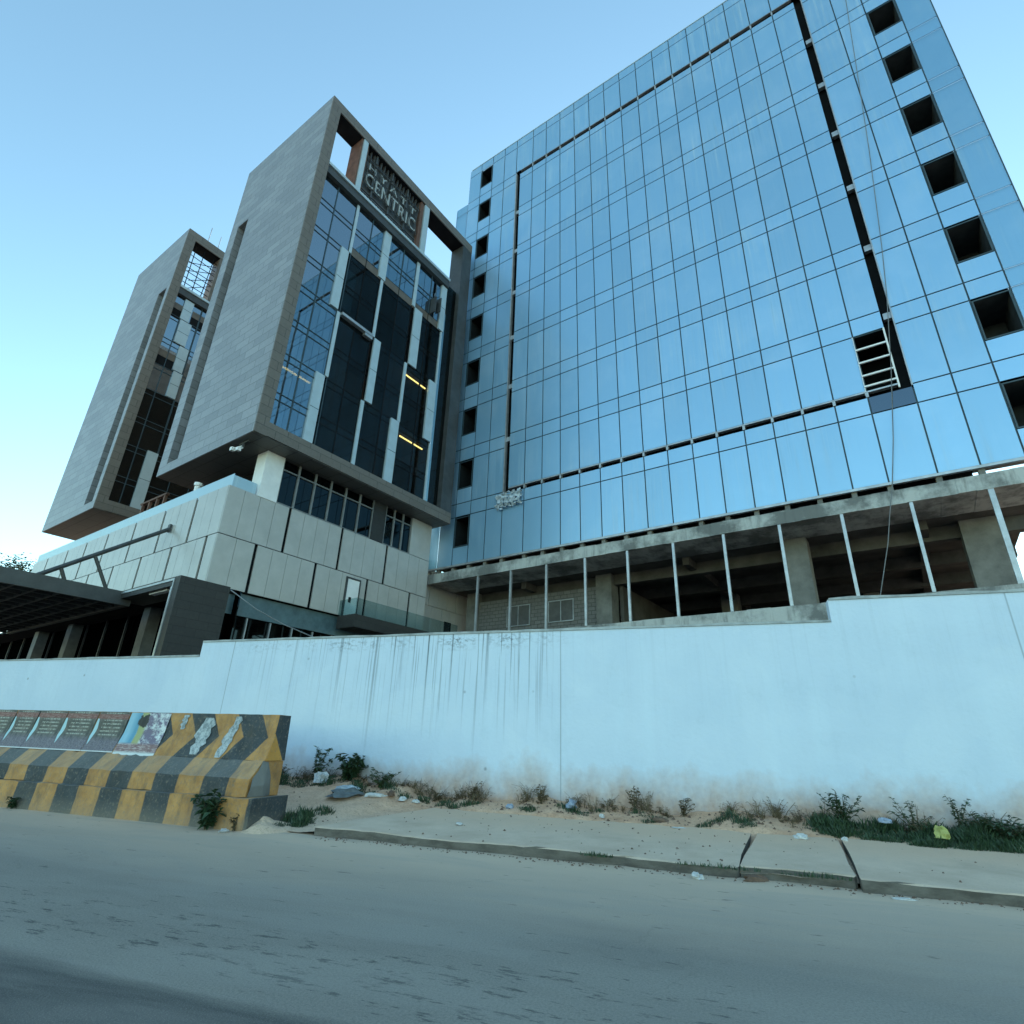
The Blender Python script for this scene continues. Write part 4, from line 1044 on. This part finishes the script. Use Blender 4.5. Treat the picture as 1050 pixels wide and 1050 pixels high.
plant('shrub', 1.62, 10.85, 0.62, 22, 0.36, 'dark green bushy weed at the near end of the long grass patch', 'leaf_dark', 0.065, 'shrub', seed=40)
plant('shrub', 2.55, 10.95, 0.66, 7, 0.30, 'spindly weed with pale leaves rising from the middle of the grass patch', 'leaf_mid', 0.055, 'shrub', seed=41)
plant('shrub', 3.15, 10.95, 0.70, 7, 0.30, 'spindly weed with dark leaves rising above the grass beside the yellow litter', 'leaf_dark', 0.055, 'shrub', seed=42)
plant('shrub', 3.6, 10.75, 0.42, 40, 0.45, 'rounded dark weed clump at the far end of the grass patch', 'leaf_dark', 0.07, 'shrub', seed=43)

gm = MB(); rnd = random.Random(5)
def blades(cx, cy, rx, ry, n, h):
    for k in range(n):
        a = rnd.uniform(0,6.28); r = math.sqrt(rnd.random())
        x = cx+rx*r*math.cos(a); y = cy+ry*r*math.sin(a)
        if y > WY-0.03: continue
        z = max(soil_z(x,y), slab_z(y) if (-5.5 < x and y < 10.6) else 0)-0.02
        hh = h*rnd.uniform(.4,1.1)*(1.15-0.5*r); b = rnd.uniform(0,6.28); w = 0.006*rnd.uniform(.5,1.8); t = rnd.uniform(.1,.7)*hh
        dx, dy = math.cos(b), math.sin(b)
        gm.quad((x-dy*w,y+dx*w,z),(x+dy*w,y-dx*w,z),(x+dx*t*.5+dy*w*.6,y+dy*t*.5-dx*w*.6,z+hh*.65),(x+dx*t,y+dy*t,z+hh))
for k in range(230):
    cx = rnd.uniform(1.25,5.6); cy = rnd.uniform(10.22 if cx > 1.6 else 10.5, 11.1)
    blades(cx, cy, rnd.uniform(.12,.28), rnd.uniform(.06,.13), rnd.randint(90,240), rnd.choice((.06,.08,.10,.13,.18))*(1.3 if cy > 10.7 else 0.9))
for cx, w, n in ((0.02,0.45,9),(-2.45,0.35,6),(-3.4,0.3,4),(-4.9,0.4,5),(-5.6,0.3,3),(-1.3,0.5,4)):
    for k in range(n): blades(cx+rnd.gauss(0,w*.6), 10.68+rnd.gauss(0,.1), .14, .07, 90, rnd.choice((.07,.1,.15)))
for k in range(16): blades(-6.6+rnd.gauss(0,.22), 8.5+rnd.gauss(0,.28), .14, .12, 110, rnd.choice((.1,.15,.22)))
for k in range(26): blades(rnd.uniform(-9.6,-6.0), rnd.uniform(10.4,11.1), .16, .1, 90, rnd.choice((.08,.12,.2)))
blades(-0.2,7.84,0.5,0.05,120,0.06); blades(-1.6,7.84,0.2,0.05,90,0.06); blades(0.8,7.84,0.35,0.05,120,0.06)
tag(gm.build('grass', M['leaf_dark']), 'rough green grass growing along the foot of the wall', 'grass', kind='stuff')
dg = MB(); rnd = random.Random(21)
for k in range(420):
    x = rnd.uniform(-8.8,1.4) if rnd.random() < .8 else rnd.uniform(1.4,6); y = WY-0.06-abs(rnd.gauss(0,.16)); z = soil_z(x,y)-0.02
    if math.sin(x*2.1)+math.sin(x*5.3+1) < -0.5: continue
    h = rnd.uniform(.06,.34)*(0.7+0.5*math.sin(x*3.1)**2)
    for q in range(rnd.randint(2,6)):
        a = rnd.uniform(0,6.28); t = h*rnd.uniform(.1,.8); top = (x+t*math.cos(a), min(y+t*math.sin(a), WY-0.03), z+h*rnd.uniform(.5,1))
        dg.tube([(x,y,z),((x+top[0])/2,(y+top[1])/2,z+h*.6),top],0.004,3,0.002)
        for w_ in range(4):
            b = rnd.uniform(0,6.28); f_ = rnd.uniform(.3,1); l_ = rnd.uniform(.015,.055)
            dg.leaf((x+(top[0]-x)*f_,y+(top[1]-y)*f_,z+(top[2]-z)*f_),(math.cos(b),math.sin(b),rnd.uniform(-.4,.6)),l_,l_*.5)
tag(dg.build('undergrowth', M['leaf_dry']), 'dry ragged brown weeds straggling along the wall foot', 'undergrowth', kind='stuff')
# soil crumbs and leaf litter
cr = MB()
for k in range(1300):
    q = rnd.random()
    if q < 0.55: x, y = rnd.uniform(-9,5), rnd.uniform(10.45,11.15)
    elif q < 0.8: x, y = rnd.uniform(-5.6,5), 7.86-abs(rnd.gauss(0,.12))
    else: x, y = rnd.uniform(-9,4), rnd.uniform(7.95,10.5)
    z = 0.0 if y < 7.88 else max(soil_z(x,y), slab_z(y) if (-5.5 < x and y < 10.5) else -1)
    s = rnd.uniform(.006,.022)*(1.6 if q < .55 else 1); a = rnd.uniform(0,6.28)
    p = [(x+s*math.cos(a+t)*rnd.uniform(.6,1.3), y+s*math.sin(a+t)*rnd.uniform(.6,1.3), z) for t in (0,1.5,3.1,4.6)]
    top = (x,y,z+s*rnd.uniform(.5,1.1)); i = len(cr.v); cr.v += p+[top]
    for j in range(4): cr.f.append((i+j,i+(j+1)%4,i+4))
tag(cr.build('debris', M['brown_trash']), 'small clods, chips and dead leaves scattered on pavement and kerb', 'debris', kind='stuff')

# ================================================================== LITTER
def crumple(name, x, y, sx, sy, sz, mat, label, cat, seed, group=None, z=None):
    rnd = random.Random(seed); m = MB(); nu, nv = 12, 7
    for j in range(nv+1):
        ph = math.pi*j/nv
        for i in range(nu):
            t = 2*math.pi*i/nu; k = rnd.uniform(.62,1.15) if 0 < j < nv else 0.9
            m.v.append((sx*k*math.sin(ph)*math.cos(t), sy*k*math.sin(ph)*math.sin(t), max(-0.3*sz, sz*k*math.cos(ph))+0.3*sz))
    for j in range(nv):
        for i in range(nu): m.f.append((j*nu+i, (j+1)*nu+i, (j+1)*nu+(i+1)%nu, j*nu+(i+1)%nu))
    ob = m.build(name, M[mat]); zz = max(soil_z(x,y), slab_z(y) if (-5.6 < x and 7.9 < y < 10.5) else 0) if z is None else z
    ob.location = (x,y,zz); ob.rotation_euler = (0,0,rnd.uniform(0,3))
    return tag(ob, label, cat, group)
crumple('plastic_bag', -7.72, 10.55, .20,.15,.17, 'white_trash','white plastic bag, largest of the rubbish by the barrier','bag',1)
crumple('cloth_heap', -6.75, 10.05, .52,.25,.10, 'dark_trash','flattened dark grey cloth heap in front of the green bush','cloth',2)
crumple('cloth_heap', -6.95, 10.35, .26,.15,.09, 'plastic','pale grey sheet folded on top of the dark cloth heap','cloth',3)
crumple('plastic_bottle', -6.28, 10.3, .22,.06,.06, 'white_trash','whitish green bottle lying on the cloth heap','bottle',4)
crumple('foam_piece', -5.78, 10.45, .10,.07,.06, 'white_trash','white foam piece nearer the heap, lying before the soil bank','foam',5)
crumple('foam_piece', -5.52, 10.5, .08,.06,.05, 'white_trash','smaller white foam piece farther from the heap','foam',6)
crumple('red_wrapper', -6.02, 10.45, .12,.08,.08, 'brown_trash','dull red brown wrapper between the bottle and the foam','wrapper',7)
crumple('plastic_bag', -2.62, 10.80, .13,.10,.12, 'blue_trash','crumpled blue and white bag at the wall foot near the joint','bag',8)
crumple('paper_cup', -2.05, 10.6, .06,.05,.05, 'white_trash','small white cup lying near the blue bag','cup',9)
crumple('plastic_bag', -3.72, 10.65, .09,.07,.06, 'blue_trash','small lilac scrap of plastic among weeds below the streaks','litter',10)
crumple('paper_sheet', -0.78, 10.28, .13,.05,.012, 'white_trash','flat white paper strip on the pavement edge before the short grass','paper',11)
crumple('paper_sheet', -1.1, 10.55, .16,.07,.05, 'brown_trash','crumpled beige paper against the soil in mid wall','paper',12)
crumple('plastic_bag', 0.93, 10.15, .11,.07,.06, 'white_trash','bright white bag just before the long grass begins','bag',13)
crumple('paper_cup', 1.5, 10.2, .05,.04,.05, 'white_trash','tiny white cup at the front edge of the long grass','cup',14)
crumple('plastic_bag', 2.75, 10.45, .12,.09,.12, 'yellow_trash','yellow green plastic bag in the long grass','bag',15, z=0.30)
crumple('plastic_bottle', 2.15, 10.75, .10,.05,.06, 'blue_trash','pale blue bottle half hidden in the long grass','bottle',16, z=0.42)
crumple('plastic_bag', -0.42, 7.62, .09,.06,.05, 'white_trash','white scrap lying on the road against the kerb','litter',17, z=0.0)
crumple('foam_piece', -3.95, 9.0, .08,.05,.03, 'white_trash','small white scrap alone in the middle of the pavement','foam',18)
crumple('paper_sheet', -7.0, 7.45, .10,.06,.04, 'white_trash','small whitish scrap at the foot of the broken barrier end','paper',19, z=0.0)
crumple('paper_sheet', 1.55, 7.62, .13,.04,.015, 'white_trash','flat pale strip on the road beside the pavement joint','paper',20, z=0.0)
crumple('stone', 0.2, 7.82, .16,.06,.05, 'brown_trash','broken dark lump of kerb lying at the crack in the pavement','rubble',21, z=0.0)

# ================================================================== TREE far beyond
def tree(x, y, h, label, seed):
    rnd = random.Random(seed); root = thing('tree', (x,y,0), 0, label, 'tree')
    t = MB().tube([(0,0,-0.1),(0.1,0,h*.3),(0,0.1,h*.6),(0.1,0,h*.85)],0.35,8,0.1)
    ends = []
    for k in range(12):
        a = rnd.uniform(0,6.28); z = h*rnd.uniform(.4,.8); r = h*rnd.uniform(.12,.26)
        e = (r*math.cos(a), r*math.sin(a), z+h*rnd.uniform(.05,.2)); ends.append(e)
        t.tube([(0,0,z),(e[0]*.5,e[1]*.5,z+.1*h*.5),e],0.1,5,0.03)
    t.build('trunk', M['bark'], root)
    c = MB()
    for e in ends+[(0,0,h*.95)]:
        for k in range(900):
            d = Vector((rnd.gauss(0,1),rnd.gauss(0,1),rnd.gauss(0,.75))); d *= h*.055
            b = rnd.uniform(0,6.28); ln = rnd.uniform(.18,.4)
            c.leaf((e[0]+d.x,e[1]+d.y,e[2]+d.z),(math.cos(b),math.sin(b),rnd.uniform(-.6,.6)),ln,ln*.5)
    c.build('crown', M['leaf_dark'], root)
tree(-55.5, 29.5, 14.3, 'dark tree showing above the canopy beyond the podium end', 3)

# ================================================================== CAMERA
def V3(*a): return Vector(a)
f, pt, rl, yw = 575.051644, 0.394542378, 0.0348302486, -0.348249811
cy, sy = math.cos(yw), math.sin(yw); cp, sp = math.cos(pt), math.sin(pt); cr_, sr = math.cos(rl), math.sin(rl)
fwd = V3(sy*cp, cy*cp, sp); r0 = V3(cy,-sy,0); u0 = r0.cross(fwd)
right = r0*cr_ + u0*sr; up = u0*cr_ - r0*sr
cam = bpy.data.cameras.new('camera'); co = bpy.data.objects.new('camera', cam); COL.objects.link(co)
mw = Matrix((( right.x, up.x, -fwd.x, 0),( right.y, up.y, -fwd.y, 0),( right.z, up.z, -fwd.z, 1.3),(0,0,0,1)))
co.matrix_world = mw
cam.sensor_fit = 'HORIZONTAL'; cam.angle = 2*math.atan(525/f); cam.clip_end = 3000; cam.clip_start = 0.05
SC.camera = co

# ================================================================== LIGHT
SUN_EL, SUN_AZ = math.radians(11), math.radians(-2)       # azimuth from +Y towards +X: behind the towers
w = bpy.data.worlds.new('World'); SC.world = w; w.use_nodes = True
nt = w.node_tree; bg = nt.nodes['Background']
sky = nt.nodes.new('ShaderNodeTexSky'); sky.sky_type = 'NISHITA'; sky.sun_disc = False
sky.sun_elevation = SUN_EL; sky.sun_rotation = SUN_AZ
sky.air_density = 1.0; sky.dust_density = 0.5; sky.ozone_density = 1.2; sky.altitude = 500
mx = nt.nodes.new('ShaderNodeMix'); mx.data_type = 'RGBA'; mx.blend_type = 'MULTIPLY'; mx.inputs[0].default_value = 1.0
mx.inputs[7].default_value = (0.86, 1.02, 0.93, 1)
nt.links.new(sky.outputs[0], mx.inputs[6]); nt.links.new(mx.outputs[2], bg.inputs['Color'])
bg.inputs['Strength'].default_value = 0.15
sl_ = bpy.data.lights.new('sun', 'SUN'); sl_.energy = 2.0; sl_.angle = math.radians(0.5); sl_.color = (1.0,0.90,0.76)
so = bpy.data.objects.new('sun', sl_); COL.objects.link(so)
dirv = Vector((math.sin(SUN_AZ)*math.cos(SUN_EL), math.cos(SUN_AZ)*math.cos(SUN_EL), math.sin(SUN_EL)))
so.rotation_euler = dirv.to_track_quat('Z','Y').to_euler(); so.location = (0,0,80)
SC.view_settings.view_transform = 'Standard'; SC.view_settings.look = 'None'
SC.view_settings.exposure = 1.88; SC.view_settings.gamma = 1.0
SC.cycles.max_bounces = 8; SC.cycles.transparent_max_bounces = 8
